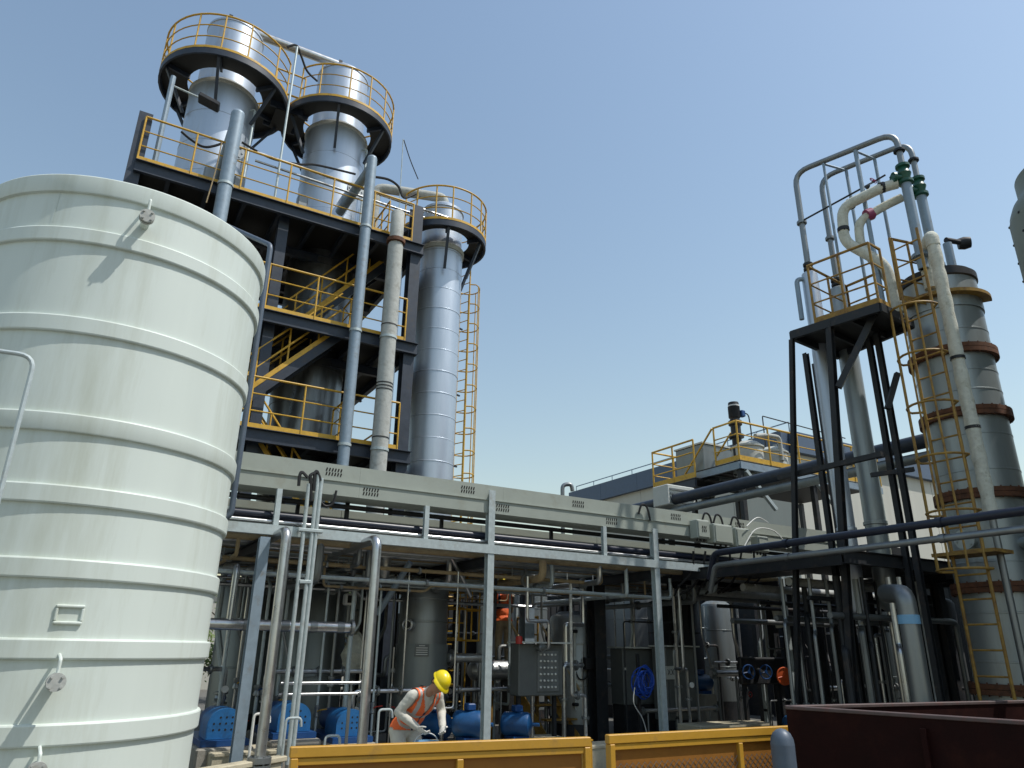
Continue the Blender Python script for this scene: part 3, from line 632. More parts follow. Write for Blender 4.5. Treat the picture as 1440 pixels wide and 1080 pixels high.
# junction boxes on the right part of the tray
for k, (px, py, w_, h_) in enumerate(((984, 745, .32, .34), (1012, 752, .5, .36), (1040, 757, .4, .36), (1068, 766, .3, .3))):
    p = onY(px, py, YR - .12)
    t = thing('junction_box', ('first pale junction box on the tray', 'wide grey junction box second on the tray', 'grey junction box third on the tray', 'small junction box last on the tray')[k], 'junction box', (p.x, YR - .1, p.z - h_ / 2))
    build('case', MB().box((p.x, YR - .12, p.z), (w_, .2, h_), bev=.012), 'tray_paint', t, smooth=False)
    build('cover', MB().box((p.x, YR - .228, p.z), (w_ * .86, .016, h_ * .86), bev=.006), 'tray_paint', t, smooth=False)
    if k == 0: louvre(t, p.x, p.z, YR - .238, 3, 2)
    for g in range(3): build('gland', MB().cyl((p.x + (g - 1) * w_ * .28, YR - .12, p.z - h_ / 2 - .05), (p.x + (g - 1) * w_ * .28, YR - .12, p.z - h_ / 2), .02, 8), 'black_rubber', t)
# tangle of cables & tubes dropping from the boxes
for k in range(7):
    px = 975 + k * 17; a = onY(px, 775, YR - .1)
    cable('cable', 'black cable hanging in the bunch below the junction boxes, ' + ('first', 'second', 'third', 'fourth', 'fifth', 'sixth', 'seventh')[k] + ' from the left', [a, a + V((.05 * random.uniform(-1, 1), .1, -.35)), a + V((random.uniform(-.3, .1), .35, -.6)), a + V((random.uniform(-.5, .1), .6, -.75))], .022, group='cables below the junction boxes')
cable('cable', 'white cable looped over the last junction boxes', [onY(1045, 772, 9.7), onY(1062, 745, 9.7), onY(1085, 745, 9.7), onY(1100, 758, 9.7), onY(1106, 772, 9.7)], .012, 'label_white')
cable('cable', 'second white cable arching near the dark frame leg', [onY(1050, 740, 9.7), onY(1065, 728, 9.7), onY(1080, 735, 9.7)], .012, 'label_white')
# lagged headers with elbows below the bundle (run front to back)
def header(px, py, Y0, Y1, r, m, lb, upz=.3, side=0):
    p = onY(px, py, Y0)
    return pipe('lagged_header', lb, [V((p.x, Y0, p.z + upz)), V((p.x, Y0, p.z)), V((p.x + side, Y1, p.z))], r, m, cat='pipe', n=14)
header(772, 815, 11.2, 14.5, .10, 'grey_lagging', 'grey lagged header pipe with elbow right of the middle rack post')
header(648, 808, 11.6, 14.8, .11, 'foil_lagging', 'foil lagged header pipe above the grey vessel')
header(715, 800, 12.2, 14.8, .075, 'foil_lagging', 'small foil lagged pipe with elbow near the middle rack post')
header(540, 812, 11.4, 14.8, .10, 'foil_lagging', 'crumpled foil lagged header pipe left of the grey vessel')
a, b = onY(577, 791, 11.0), onY(531, 863, 11.6)
tag(build('diagonal_brace', MB().tube([a, b], .05, 10), 'steel_blue_grey'), 'grey tubular brace slanting up to the pipe bundle', 'brace')
a, b = onY(634, 783, 10.9), onY(650, 812, 10.9)
tag(build('diagonal_brace', MB().tube([a, b, onY(662, 838, 11.1)], .035, 10), 'stainless'), 'short shiny tube slanting down from the pipe bundle', 'brace')

# ================================================================== YELLOW FENCE
YF = 5.3
def fence_panel(x0, x1, y0, y1, z1, lb, mesh=False):
    t = thing('site_fence', lb, 'fence', ((x0 + x1) / 2, (y0 + y1) / 2, 0), 'yellow fence panels')
    a, b = V((x0, y0, 0)), V((x1, y1, 0)); d = (b - a).normalized(); n = V((-d.y, d.x, 0)); L = (b - a).length
    build('top_rail', MB().beam(a + ZZ * (z1 - .035), b + ZZ * (z1 - .035), .06, .07, bev=.006), 'fence_yellow', t, smooth=False)
    build('inner_rail', MB().beam(a + d * .06 + ZZ * (z1 - .096), b - d * .06 + ZZ * (z1 - .096), .04, .045, bev=.004), 'fence_yellow', t, smooth=False)
    build('bottom_rail', MB().beam(a + ZZ * .12, b + ZZ * .12, .06, .06, bev=.006), 'fence_yellow', t, smooth=False)
    for p, w_ in ((a, .07), (b, .07), (a + d * L * .53, .05)):
        s = d * (w_ / 2) * (1 if p is a else -1 if p is b else 0)
        build('upright', MB().beam(p + s + ZZ * .0, p + s + ZZ * (z1 - (.072 if p in (a, b) else .12)), w_, .052, d, bev=.005), 'fence_yellow', t, smooth=False)
    build('sheet', MB().box((a + b) / 2 + n * .012 + ZZ * ((z1 - .12 + .15) / 2), (L - .14, .004, z1 - .27), (d, n, ZZ)), 'fence_sheet', t, smooth=False)
    if not mesh: return t
    # chain-link mesh laid over the lower part of the sheet
    b_ = MB(); s_ = .062; zz0, zz1 = .16, z1 - .22
    k = -int((zz1 - zz0) / s_); m_ = int((L - .14) / s_)
    H_ = zz1 - zz0
    for i in range(k, m_ + 1):
        for sg in (1, -1):
            u0 = i * s_; pts_ = []
            if sg == 1: ua, ub = u0, u0 + H_
            else: ua, ub = u0 + H_, u0
            lo, hi = max(0, min(ua, ub)), min(L - .14, max(ua, ub))
            if hi - lo < .01: continue
            def zat(u): return zz0 + (u - ua) / (ub - ua) * H_
            o_ = a + d * .07 - n * (.004 + .003 * sg)
            b_.tube([o_ + d * lo + ZZ * zat(lo), o_ + d * hi + ZZ * zat(hi)], .0022, 4, cap=False)
    w_ = build('wire_mesh', b_, 'stainless_dull', t, smooth=False); w_['kind'] = 'stuff'
    return t
f0, f1 = onZ(408, 1050, 1.0), onZ(829, 1036, 1.0)
g0, g1 = onZ(853, 1033, 1.0), onZ(1112, 1020, 1.0)
fence_panel(f0.x, f1.x, f0.y, f1.y, 1.0, 'yellow framed fence panel in front of the stooping worker')
fence_panel(g0.x, g1.x + .6, g0.y, g1.y - .03, 1.0, 'yellow framed fence panel with wire mesh left of the red bin', True)
p = onZ(842, 1050, .9)
gt = thing('fence_post', 'short yellow post in the gap between the two fence panels', 'post', (p.x, p.y + .15, 0))
build('post_section', MB().beam((p.x, p.y + .15, 0), (p.x, p.y + .15, .93), .05, .05, V((1, 0, 0))), 'fence_yellow', gt, smooth=False)
build('post_cap', MB().box((p.x, p.y + .15, .936), (.06, .06, .012)), 'fence_yellow', gt, smooth=False)
# pale timber barrier at the far left
a, b = onZ(290, 1080, .42), onZ(398, 1062, .42)
bt = thing('barrier', 'pale cream concrete barrier between the white tank and the yellow fence', 'barrier', ((a.x + b.x) / 2, (a.y + b.y) / 2, 0))
build('top_slab', MB().beam(a - (b - a) * .8 - ZZ * .03, b - ZZ * .03, .16, .06, bev=.01), 'concrete_pale', bt, smooth=False)
build('stem', MB().beam(a - (b - a) * .8 - ZZ * .24, b - (b - a) * .05 - ZZ * .24, .1, .35, bev=.01), 'concrete_pale', bt, smooth=False)

# ================================================================== RED BIN and bollard at lower right
c0 = onZ(1107, 992, 1.22); c1 = onZ(1440, 1013, 1.22); c2 = onZ(1440, 984.5, 1.22)
d1 = (c1 - c0).normalized(); d2 = (c2 - c0).normalized()
P0 = V((c0.x, c0.y, 0)); P1 = P0 + V((d1.x, d1.y, 0)) * 4.2; P2 = P0 + V((d2.x, d2.y, 0)) * 7; P3 = P1 + (P2 - P0)
bn = thing('waste_skip', 'dark red open steel waste skip in the lower right corner', 'skip', (P0 + P3) / 2)
def wall(a, b, zt, m, nm, par, th=.05):
    return build(nm, MB().beam(a + ZZ * (zt / 2 + .03), b + ZZ * (zt / 2 + .03), th, zt - .06, bev=.004), m, par, smooth=False)
for a, b in ((P0, P1), (P0, P2), (P1, P3), (P2, P3)):
    s = wall(a, b, 1.2, 'bin_red', 'side_wall', bn)
    build('rim', MB().beam(a + ZZ * 1.205, b + ZZ * 1.205, .075, .03, bev=.005), 'bin_rim', s, smooth=False)
d_ = (P1 - P0).normalized(); n_ = V((d_.y, -d_.x, 0))
if n_.dot(CAM - P0) < 0: n_ = -n_
for u in (1.1, 2.2, 3.3):
    build('rib', MB().beam(P0 + d_ * u + n_ * .045 + ZZ * .05, P0 + d_ * u + n_ * .045 + ZZ * 1.12, .08, .04, d_), 'bin_red', bn, smooth=False)
build('floor_plate', MB().add([P0 + ZZ * .06, P1 + ZZ * .06, P3 + ZZ * .06, P2 + ZZ * .06], [(0, 1, 2, 3)]), 'bin_red', bn, smooth=False)
p = onD(1098, 1024, 5.4)
bl = thing('bollard', 'blue grey steel bollard with rounded cap beside the red skip', 'bollard', (p.x, p.y, 0))
build('shaft', MB().cyl((p.x, p.y, 0), (p.x, p.y, p.z - .1), .078, 24), 'overflow_grey', bl)
build('cap', MB().lathe((p.x, p.y, p.z - .1), [(.078, 0), (.074, .035), (.058, .07), (.03, .093), (.001, .1)], 24), 'overflow_grey', bl)
build('collar', MB().lathe((p.x, p.y, .4), [(.088, 0), (.088, .05), (.078, .052)], 18), 'overflow_grey', bl)

# ================================================================== RIGHT-HAND UNIT
# big flanged column
CR = onD(1327, 450, 11.5); CR = V((CR.x, CR.y, 0)); RR = .60
fc = thing('flanged_column', 'grey flanged process column with rusty joint rings at the right', 'column', CR)
zr = (7.78, 6.42, 5.34, 4.02, 2.62, 1.2)
for a, b in zip(zr[1:], zr):
    build('shell_section', MB().lathe(CR, [(RR, a), (RR, a + .36), (RR + .006, a + .365), (RR + .006, a + .385), (RR, a + .39), (RR, b - .38), (RR + .006, b - .375), (RR + .006, b - .355), (RR, b - .35), (RR, b)], 64), 'column_steel', fc)
for z in zr[1:]:
    for s in (0, 1):
        fl = build('joint_flange', MB().lathe(CR, [(RR, z - .075 + s * .08), (RR + .08, z - .075 + s * .08), (RR + .08, z - .002 + s * .077), (RR, z - .002 + s * .077)], 64), 'rust', fc)
    for k in range(28):
        a_ = 2 * math.pi * k / 28; q = CR + V((math.cos(a_) * (RR + .05), math.sin(a_) * (RR + .06), z)); build('bolt', MB().tube([q - ZZ * .095, q + ZZ * .095], .011, 6), 'rust', fc)
build('skirt', MB().lathe(CR, [(RR + .02, 0), (RR + .02, 1.13)], 64), 'column_steel', fc)
build('top_cover', MB().lathe(CR, [(RR, 7.78), (RR + .03, 7.80), (RR + .03, 7.92), (RR - .02, 7.93), (RR - .02, 7.97), (RR * .75, 8.0), (.001, 8.02)], 48), 'dark_steel', fc)
build('strap', MB().lathe(CR, [(RR + .004, 7.2), (RR + .022, 7.2), (RR + .022, 7.42), (RR + .004, 7.42)], 48), 'column_steel', fc)
for i, (px, py) in enumerate(((1352, 758), (1432, 765))):
    q = onD(px, py, 11.0); dirn = (V((q.x, q.y, 0)) - CR).normalized()
    nz = build('nozzle', MB().cyl(CR + dirn * (RR - .05) + ZZ * q.z, CR + dirn * (RR + .2) + ZZ * q.z, .09, 14), 'column_steel', fc)
    build('flange', MB().flange(CR + dirn * (RR + .22) + ZZ * q.z, dirn, .15, .04), 'column_steel', nz)
# stub and dark valve on the cover
q = CR + V((.32, -.18, 0)); build('stub_pipe', MB().cyl(q + ZZ * 7.95, q + ZZ * 8.75, .075, 14), 'steel_blue_grey', fc)
sb = onD(1356, 342, 11.6)
build('relief_valve', MB().lathe(sb, [(.001, -.12), (.1, -.1), (.12, 0), (.1, .1), (.001, .12)], 16, V((.6, -.8, 0))).cyl(sb, V((CR.x + .3, CR.y - .18, sb.z)), .05, 10), 'dark_steel', fc)

# platform with its splayed legs
A = onZ(1112, 466, 7.0); B = onZ(1236, 426, 7.0)
px_ = V((1, .1, 0)).normalized()
E_ = A + px_ * 1.5; G_ = B + px_ * 1.05
pf = thing('column_platform', 'dark steel access platform with worn yellow rails beside the flanged column', 'platform', ((A.x + B.x) / 2 + .6, (A.y + B.y) / 2, 0))
build('floor_plate', MB().add([A, B, G_, E_] + [q - ZZ * .03 for q in (A, B, G_, E_)], [(3, 2, 1, 0), (4, 5, 6, 7), (0, 1, 5, 4), (1, 2, 6, 5), (2, 3, 7, 6), (3, 0, 4, 7)]), 'grating', pf, smooth=False)
for a, b in ((A, B), (B, G_), (G_, E_), (E_, A)): build('edge_beam', MB().beam(a - ZZ * .08, b - ZZ * .08, .07, .15), 'dark_steel', pf, smooth=False)
for t_ in (.33, .66): build('joist', MB().beam(A.lerp(B, t_) - ZZ * .09, E_.lerp(G_, t_) - ZZ * .09, .05, .1), 'dark_steel', pf, smooth=False)
def leg(a, px, py, w=.12, m='dark_steel'):
    b = onX(px, py, a.x - .02); d = (b - a) / (a.z - b.z); foot = a + d * a.z
    return build('leg', MB().hbeam(a - ZZ * .02, foot, w, w, .014, V((1, 0, 0))), m, pf, smooth=False)
leg(A - ZZ * .14, 1118, 740, .075)
leg(onX(1166, 450, A.x + .15), 1186, 760, .10)
for px0, py0, px1, py1, D in ((1129, 470, 1160, 690, 12.4), (1140, 470, 1168, 700, 12.9), (1221, 474, 1253, 690, 11.6), (1233, 470, 1283, 690, 11.4)):
    a = onD(px0, py0, D); build('leg', MB().hbeam(V((a.x, a.y, 6.9)), V((a.x, a.y, 0)), .085, .085, .012, V((1, 0, 0))), 'dark_steel', pf, smooth=False)
build('brace', MB().beam(onD(1232, 436, 10.8), onD(1179, 545, 11.1), .1, .1), 'dark_steel', pf, smooth=False)
build('brace', MB().beam(onD(1262, 525, 11.2), onD(1248, 575, 11.2), .08, .08), 'dark_steel', pf, smooth=False)
a, b = onX(1095, 672, 10.2), onX(1200, 652, 10.2)
build('tie_beam', MB().beam(V((10.2, a.y, a.z)), V((10.2, b.y - .5, a.z)), .08, .08), 'dark_steel', pf, smooth=False)
build('tie_beam', MB().beam(onD(1225, 668, 11.5), onD(1285, 660, 11.4), .07, .07), 'dark_steel', pf, smooth=False)
A2 = A.lerp(B, .30)
handrail(pf, [A2 + px_ * 1.25, A2, B, B + px_ * .35], 'yellow_worn', h=1.12, spacing=.5, toe=.1)
handrail(pf, [A2 + px_ * 1.25, E_.lerp(G_, .8)], 'yellow_worn', h=1.12, spacing=.35, toe=.1)
handrail(pf, [B + px_ * .8 + ZZ * .3, G_ + V((.5, -.2, .3)), G_ + V((.95, .1, .3))], 'yellow_worn', h=1.2, spacing=.45, toe=.1)
build('column_deck', MB().lathe(CR + ZZ * 7.45, [(RR + .02, 0), (RR + .16, 0), (RR + .16, -.06), (RR + .02, -.06)], 24, a0=R(150), a1=R(300)), 'yellow_worn', pf, smooth=False)
# caged ladder in front of the column
lb, ltp = onD(1388, 945, 10.65), onD(1294, 418, 10.65)
tv = (CR - CAM); out = V((-tv.x, -tv.y, 0)).normalized(); out = (out + V((-.55, .8, 0)) * .55).normalized(); sd_ = V((-out.y, out.x, 0))
ctr = V(((lb.x + ltp.x) / 2, (lb.y + ltp.y) / 2, 0))
ladder(pf, ctr + ZZ * .2, ctr + ZZ * 8.4, sd_, out, .45, 2.6, 'yellow_worn', .34, .82, .36, .024, 5, 7.3)
build('landing', MB().box(ctr + ZZ * 3.05 - out * .1, (.9, .5, .05), (sd_, out, ZZ)), 'yellow_worn', pf, smooth=False)

# silver upright cylinders
def upright(px0, py0, px1, py1, D, r, lb, m):
    a, b = onD(px0, py0, D), onD(px1, py1, D); x, y = (a.x + b.x) / 2, (a.y + b.y) / 2
    t = thing('upright_condenser', lb, 'condenser', (x, y, b.z), 'upright condensers')
    build('barrel', MB().lathe((x, y, 0), [(.05, b.z - .12), (r * .7, b.z - .05), (r, b.z + .05), (r, b.z + 1.3), (r + .02, b.z + 1.31), (r + .02, b.z + 1.36), (r, b.z + 1.37), (r, a.z - .1), (r * .95, a.z - .04), (r * .6, a.z), (.05, a.z + .02)], 32), m, t)
    build('top_flange', MB().flange((x, y, a.z + .06), ZZ, r * .62, .05).flange((x, y, a.z + .16), ZZ, r * .62, .05), 'dark_steel', t)
    build('drain', MB().tube([(x, y, b.z - .1), (x, y, .3)], .04, 10), 'stainless', t)
    return x, y, a.z
x1, y1, z1 = upright(1137, 383, 1208, 862, 12.2, .145, 'left bright silver upright condenser beside the dark platform', 'cladding')
x2, y2, z2 = upright(1181, 405, 1246, 850, 12.45, .175, 'right dull silver upright condenser behind the dark platform', 'column_steel')
pipe('side_pipe', 'thin elbow pipe at the left of the bright condenser', [V((x1, y1, z1 - .15)), V((x1, y1, z1 - .15)) + rt0 * -.26, V((x1, y1, z1 - 1.0)) + rt0 * -.26], .045, 'steel_blue_grey')
# hoop lines over the platform
def hooplines(px, py, x, y, zlow, pts, r, lb, Dd, zbot):
    e = onD(px, py, Dd); zt_ = e.z
    t = thing('overhead_hoop_pipe', lb, 'pipe', (x, y, zlow), 'overhead hoop pipes')
    build('pipe_run', MB().tube([V((x, y, zlow)), V((x, y, zt_)), V((e.x, e.y, zt_)), V((e.x, e.y, zbot))], r, 14, .3), 'stainless_dull', t)
    for z in (zlow + .95,): build('flange', MB().flange((x, y, z), ZZ, r * 1.7, .05), 'stainless_dull', t)
    build('flange', MB().flange((e.x, e.y, zt_ - .42), ZZ, r * 1.8, .04), 'dark_steel', t)
    return e, zt_
e1, h1 = hooplines(1259, 186, x1, y1, z1 + .15, None, .055, 'front galvanised hoop pipe arching high over the platform', 10.95, 7.9)
e2, h2 = hooplines(1279, 200, x2, y2, z2 + .15, None, .052, 'rear galvanised hoop pipe arching high over the platform', 11.3, 7.9)
for (e, h, lbl, py) in ((e1, h1, 'green valve on the front hoop pipe', 245), (e2, h2, 'green valve on the rear hoop pipe', 263)):
    z = onD(1268 if e is e1 else 1292, py, 10.95 if e is e1 else 11.3).z
    v = thing('green_valve', lbl, 'valve', (e.x, e.y, z - .2), 'green valves on the hoop pipes')
    build('body', MB().lathe((e.x, e.y, z), [(.06, -.22), (.13, -.2), (.13, -.15), (.08, -.14), (.10, -.06), (.12, 0), (.09, .08), (.08, .12), (.12, .14), (.12, .19), (.06, .2)], 22), 'green_valve', v)
    build('side_outlet', MB().cyl(V((e.x, e.y, z - .08)), V((e.x, e.y, z - .08)) - rt0 * .2, .06, 14).flange(V((e.x, e.y, z - .08)) - rt0 * .2, rt0, .1, .05), 'green_valve', v)
    build('riser', MB().cyl((e.x, e.y, 7.9), (e.x, e.y, z - .2), .085, 16).flange((e.x, e.y, 8.15), ZZ, .15, .06), 'steel_blue_grey', v)
# hoop ties and supports
def lerp2(a, b, t): return a + (b - a) * t
T1a, T1b = V((x1, y1, h1)), V((e1.x, e1.y, h1)); T2a, T2b = V((x2, y2, h2)), V((e2.x, e2.y, h2))
for k, t_ in enumerate((.3, .62)):
    a, b = lerp2(T1a, T1b, t_), lerp2(T2a, T2b, t_)
    s = thing('hoop_support', ('left' if k == 0 else 'right') + ' thin grey support frame tying the two hoop pipes', 'support', (a.x, a.y, 7.0))
    build('tie_bar', MB().tube([a - ZZ * .06, b - ZZ * .06], .022, 8), 'steel_blue_grey', s)
    build('leg', MB().tube([a - ZZ * .05, V((a.x, a.y, 7.0))], .04 if k else .025, 10), 'steel_blue_grey', s)
    build('leg', MB().tube([b - ZZ * .05, V((b.x, b.y, 7.0))], .03, 10), 'steel_blue_grey', s)
a, b = onD(1131, 309, 12.1), onD(1245, 246, 11.2)
tag(build('tie_tube', MB().tube([a, onD(1228, 256, 11.4), b], .018, 8), 'dark_steel'), 'thin dark tube slanting across the hoop pipes', 'tube')
# white lagged bends
W1 = [onD(1262, 258, 11.0), onD(1240, 264, 11.1), onD(1184, 292, 11.5), onD(1187, 340, 11.6), onD(1245, 372, 11.3), onD(1265, 440, 11.3)]
w1 = pipe('lagged_bend', 'white cloth lagged pipe making an upper U bend on the platform', W1, .095, 'white_lagging', .2, 16)
for q, d in ((onD(1196, 287, 11.45), V((1, -.6, .5))), (onD(1186, 323, 11.56), ZZ), (onD(1240, 264, 11.1), V((1, -.6, .4)))):
    build('joint', MB().flange(q, d, .105, .07), 'dark_steel', w1)
W2 = [onD(1268, 278, 11.2), onD(1243, 290, 11.3), onD(1207, 312, 11.5), onD(1210, 345, 11.55), onD(1255, 400, 11.4)]
w2 = pipe('lagged_bend', 'white cloth lagged pipe making a lower U bend behind it', W2, .08, 'white_lagging', .16, 16)
build('joint', MB().flange(onD(1222, 302, 11.42), V((1, -.6, .5)), .115, .12), 'magenta', w2)
q = onD(1228, 254, 11.35)
handwheel('small_valve', 'small magenta handled valve above the lagged bends', q, V((.3, -.6, .6)), .07, 'magenta')
# long lagged line down the column
a, b = onD(1313, 335, 10.55), onD(1396, 745, 10.55); x, y = (a.x + b.x) / 2, (a.y + b.y) / 2
ll = thing('lagged_downpipe', 'white lagged downpipe running down the front of the flanged column', 'pipe', (x, y, 0))
run = MB(); n = 40
prof = []
for i in range(n + 1):
    z = 3.55 + (a.z - .12 - 3.55) * i / n; prof.append((.098 + .006 * math.sin(i * 1.7) + random.uniform(-.004, .004), z))
run.lathe((x, y, 0), [(.001, prof[0][1])] + prof + [(.001, prof[-1][1])], 20); build('lagging', run, 'white_lagging', ll, angle=60)
build('elbow', MB().tube([V((x, y, a.z - .15)), V((x, y, a.z + .06)), V((x + .35, y + .35, a.z + .02)), V((x + .35, y + .35, a.z - .7))], .105, 16, .15), 'white_lagging', ll)
build('tail_pipe', MB().tube([(x, y, 0), (x, y, 3.6)], .05, 12), 'stainless_dull', ll)
for z in (6.05, 4.9): build('strap', MB().lathe((x, y, z), [(.108, 0), (.108, .05), (.098, .052)], 18), 'dark_steel', ll)

# vessel with a bolted shoulder just inside the right edge of the view
q = onD(1419, 296, 9.6); rr_ = 1.1; cen = V((q.x, q.y, 0)) + rt0 * (rr_ * 1.15) - fh * .1
vz = q.z
gv = thing('shouldered_vessel', 'grey green vessel with bolted shoulder cut off by the right edge', 'vessel', cen)
build('barrel', MB().lathe(cen, [(rr_, 0), (rr_, vz), (rr_ * .985, vz + .12), (rr_ * .93, vz + .27), (rr_ * .85, vz + .38), (rr_ * .82, vz + .46), (rr_ * .82, vz + .75), (.001, vz + .8)], 64), 'machine_green', gv, angle=50)
build('lap_strip', MB().lathe(cen, [(rr_ + .002, vz - 1.6), (rr_ + .016, vz - 1.6), (rr_ + .016, vz - .01), (rr_ + .002, vz)], 64, a0=R(120), a1=R(200)), 'machine_green', gv)
for z in (vz - .02, vz - .35, vz - .68, vz - 1.0):
    for a_ in range(0, 360, 8):
        if a_ % 24 or not 100 < (a_ % 360) < 220: continue
        d = V((math.cos(R(a_)), math.sin(R(a_)), 0)); build('bolt', MB().lathe(cen + d * (rr_ + .012) + ZZ * z, [(.022, 0), (.02, .014), (.001, .02)], 8, d), 'dark_steel', gv)

# pipes crossing in front of the right unit (run front to back)
XA = 9.35
for (px, py, r, m, lbx) in ((1260, 743, .055, 'navy_pipe', 'navy pipe crossing low in front of the right hand unit'), (1260, 765, .045, 'stainless_dull', 'dull steel pipe crossing just below the navy pipe at right')):
    p = onX(px, py, XA); t = pipe('crossing_pipe', lbx, [(XA, -1.5, p.z), (XA, onX(1004, 775, XA).y, p.z), (XA + .1, onX(1004, 775, XA).y + .25, p.z - .4)], r, m)
    for y in (2.0, 5.2, 7.6): build('coupling', MB().lathe((XA, y, p.z), [(r + .012, -.04), (r + .012, .04), (r, .042)], 14, V((0, 1, 0))), m, t)
# twin ducts going back from the right unit
for (px, py, r, m, lbx) in ((1010, 688, .14, 'navy_steel', 'dark upper duct receding behind the cable tray'), (1015, 704, .10, 'column_grey', 'grey lower duct receding behind the cable tray')):
    p = onX(px, py, 13.4); pipe('receding_duct', lbx, [(13.4, 6.5, p.z), (13.4, 17.5, p.z)], r, m, n=18, cat='duct')
for y in (8.6, 11.5, 14.4):
    tag(build('duct_trestle', MB().beam((13.4, y, 0), (13.4, y, 3.6), .16, .16, V((1, 0, 0))).beam((12.9, y, 3.55), (13.9, y, 3.55), .12, .14), 'dark_steel', smooth=False), {8.6: 'nearest', 11.5: 'middle', 14.4: 'farthest'}[y] + ' dark trestle carrying the receding ducts', 'trestle')

# ================================================================== BACKGROUND
# elevated platform with agitator motor
K = onD(1040, 646, 20.0)
ep = thing('mixing_platform', 'elevated steel platform with yellow rails and mixing tanks in the middle distance', 'platform', (K.x + 3, K.y + 1, 0))
kz = K.z
u, vdir = V((1, 0, 0)), V((0, 1, 0))
a0_, a1_, a2_, a3_ = K, K + u * 6.5, K + u * 6.5 + vdir * 3.2, K + vdir * .9
build('floor_plate', MB().box(K + u * 3.25 + vdir * 1.6 - ZZ * .04, (6.5, 3.2, .06)), 'grating', ep, smooth=False)
build('edge_beam', MB().beam(K - ZZ * .16, a1_ - ZZ * .16, .08, .2), 'steel_blue_grey', ep, smooth=False)
build('edge_beam', MB().beam(K - ZZ * .16, K + vdir * 3.2 - ZZ * .16, .08, .2), 'steel_blue_grey', ep, smooth=False)
handrail(ep, [a3_, K, a1_], 'yellow_paint', h=1.15, spacing=1.3, toe=.14, rr=.028)
low = onD(985, 672, 21.2); lowf = onZ(926, 687, low.z); LL = lowf.y - low.y
build('lower_floor', MB().box(low + vdir * LL / 2 + u * .75 - ZZ * .04, (1.9, LL, .06)), 'grating', ep, smooth=False)
build('edge_beam', MB().beam(low - ZZ * .18 - u * .2, low - ZZ * .18 - u * .2 + vdir * LL, .08, .22), 'navy_steel', ep, smooth=False)
L0, L1, L2 = low - u * .2, low - u * .2 + vdir * LL, low + u * 1.6 + vdir * LL
handrail(ep, [L0, L1, L2], 'yellow_paint', h=1.15, spacing=.95, toe=.16, rr=.028)
for s in (0, .8): build('stair_rail', MB().tube([K + vdir * .95 + u * s + ZZ * 1.15, K + vdir * 2.2 + u * s - ZZ * .0, K + vdir * 2.2 + u * s - ZZ * .7], .03, 8), 'yellow_paint', ep)
for i in range(5): build('step', MB().box(K + vdir * (1.0 + i * .32) + u * .4 - ZZ * (.18 + .18 * i), (.8, .24, .03)), 'grating', ep, smooth=False)
for x_, y_ in ((.1, .1), (3.2, .1), (6.4, .1), (.1, 3.1), (3.2, 3.1), (6.4, 3.1), (low.x - K.x, low.y - K.y + LL), (low.x - K.x + 1.5, low.y - K.y + LL)):
    q = K + u * x_ + vdir * y_; build('leg', MB().beam(V((q.x, q.y, 0)), V((q.x, q.y, kz - .1 if y_ in (.1, 3.1) else low.z - .1)), .14, .14, u), 'dark_steel', ep, smooth=False)
for x_ in (.1, 3.2): build('brace', MB().beam(K + u * (x_ + .1) - ZZ * .3, K + u * (x_ + 1.2) - ZZ * 1.3, .1, .1), 'galvanised', ep, smooth=False)
def mixer(px, py, D, r, h, lb, m='panel_light'):
    p = onD(px, py, D)
    t = thing('mixing_tank', lb, 'tank', (p.x, p.y, p.z - h))
    build('shell', MB().lathe((p.x, p.y, p.z), [(r, -h), (r, -.1), (r * .97, -.04), (r * .7, .06), (.001, .1)], 32), m, t)
    build('nozzle', MB().cyl((p.x + r * .4, p.y, p.z), (p.x + r * .4, p.y, p.z + .22), .06, 10), 'stainless_dull', t)
    build('rim', MB().lathe((p.x, p.y, p.z - .1), [(r, -.03), (r + .04, -.02), (r + .04, .02), (r, .03)], 32), m, t)
    return p, t
mixer(1050, 626, 20.9, .46, .9, 'pale mixing tank nearest the platform corner'); mixer(1085, 634, 21.4, .44, .8, 'pale mixing tank right on the elevated platform')
q = onD(990, 640, 22.3); bx = thing('hopper', 'grey steel hopper standing between the lower and upper platform', 'hopper', (q.x, q.y, q.z - 1.5))
build('body', MB().box(q - ZZ * .35, (1.3, 1.2, 1.0), bev=.02), 'column_grey', bx, smooth=False)
build('cone', MB().lathe(q - ZZ * .85, [(.6, 0), (.2, -.7), (.15, -.75)], 4), 'column_grey', bx, smooth=False)
build('lid', MB().box(q + ZZ * .18, (1.36, 1.26, .05)), 'panel_light', bx, smooth=False)
q = onD(1031, 566, 20.8); ag = thing('agitator_drive', 'tall dark agitator motor rising above the elevated platform', 'motor', (q.x, q.y, kz))
H_ = q.z
build('motor', MB().lathe((q.x, q.y, H_), [(.001, 0), (.15, -.01), (.16, -.05), (.16, -.5), (.14, -.52), (.14, -.56)], 24), 'dark_steel', ag)
for k in range(9): build('fin', MB().lathe((q.x, q.y, H_ - .16 - k * .04), [(.16, 0), (.178, .003), (.178, .012), (.16, .015)], 24), 'dark_steel', ag)
build('gearbox', MB().lathe((q.x, q.y, H_), [(.14, -.56), (.2, -.6), (.2, -.72), (.15, -.76), (.15, -1.0), (.22, -1.03), (.22, -1.12), (.14, -1.15), (.14, kz - H_)], 24), 'dark_steel', ag)
build('terminal_box', MB().box((q.x + .22, q.y - .1, H_ - .35), (.16, .16, .2), bev=.02), 'deep_blue', ag, smooth=False)
build('band', MB().lathe((q.x, q.y, H_), [(.162, -.1), (.166, -.1), (.166, -.14), (.162, -.14)], 24), 'label_white', ag)
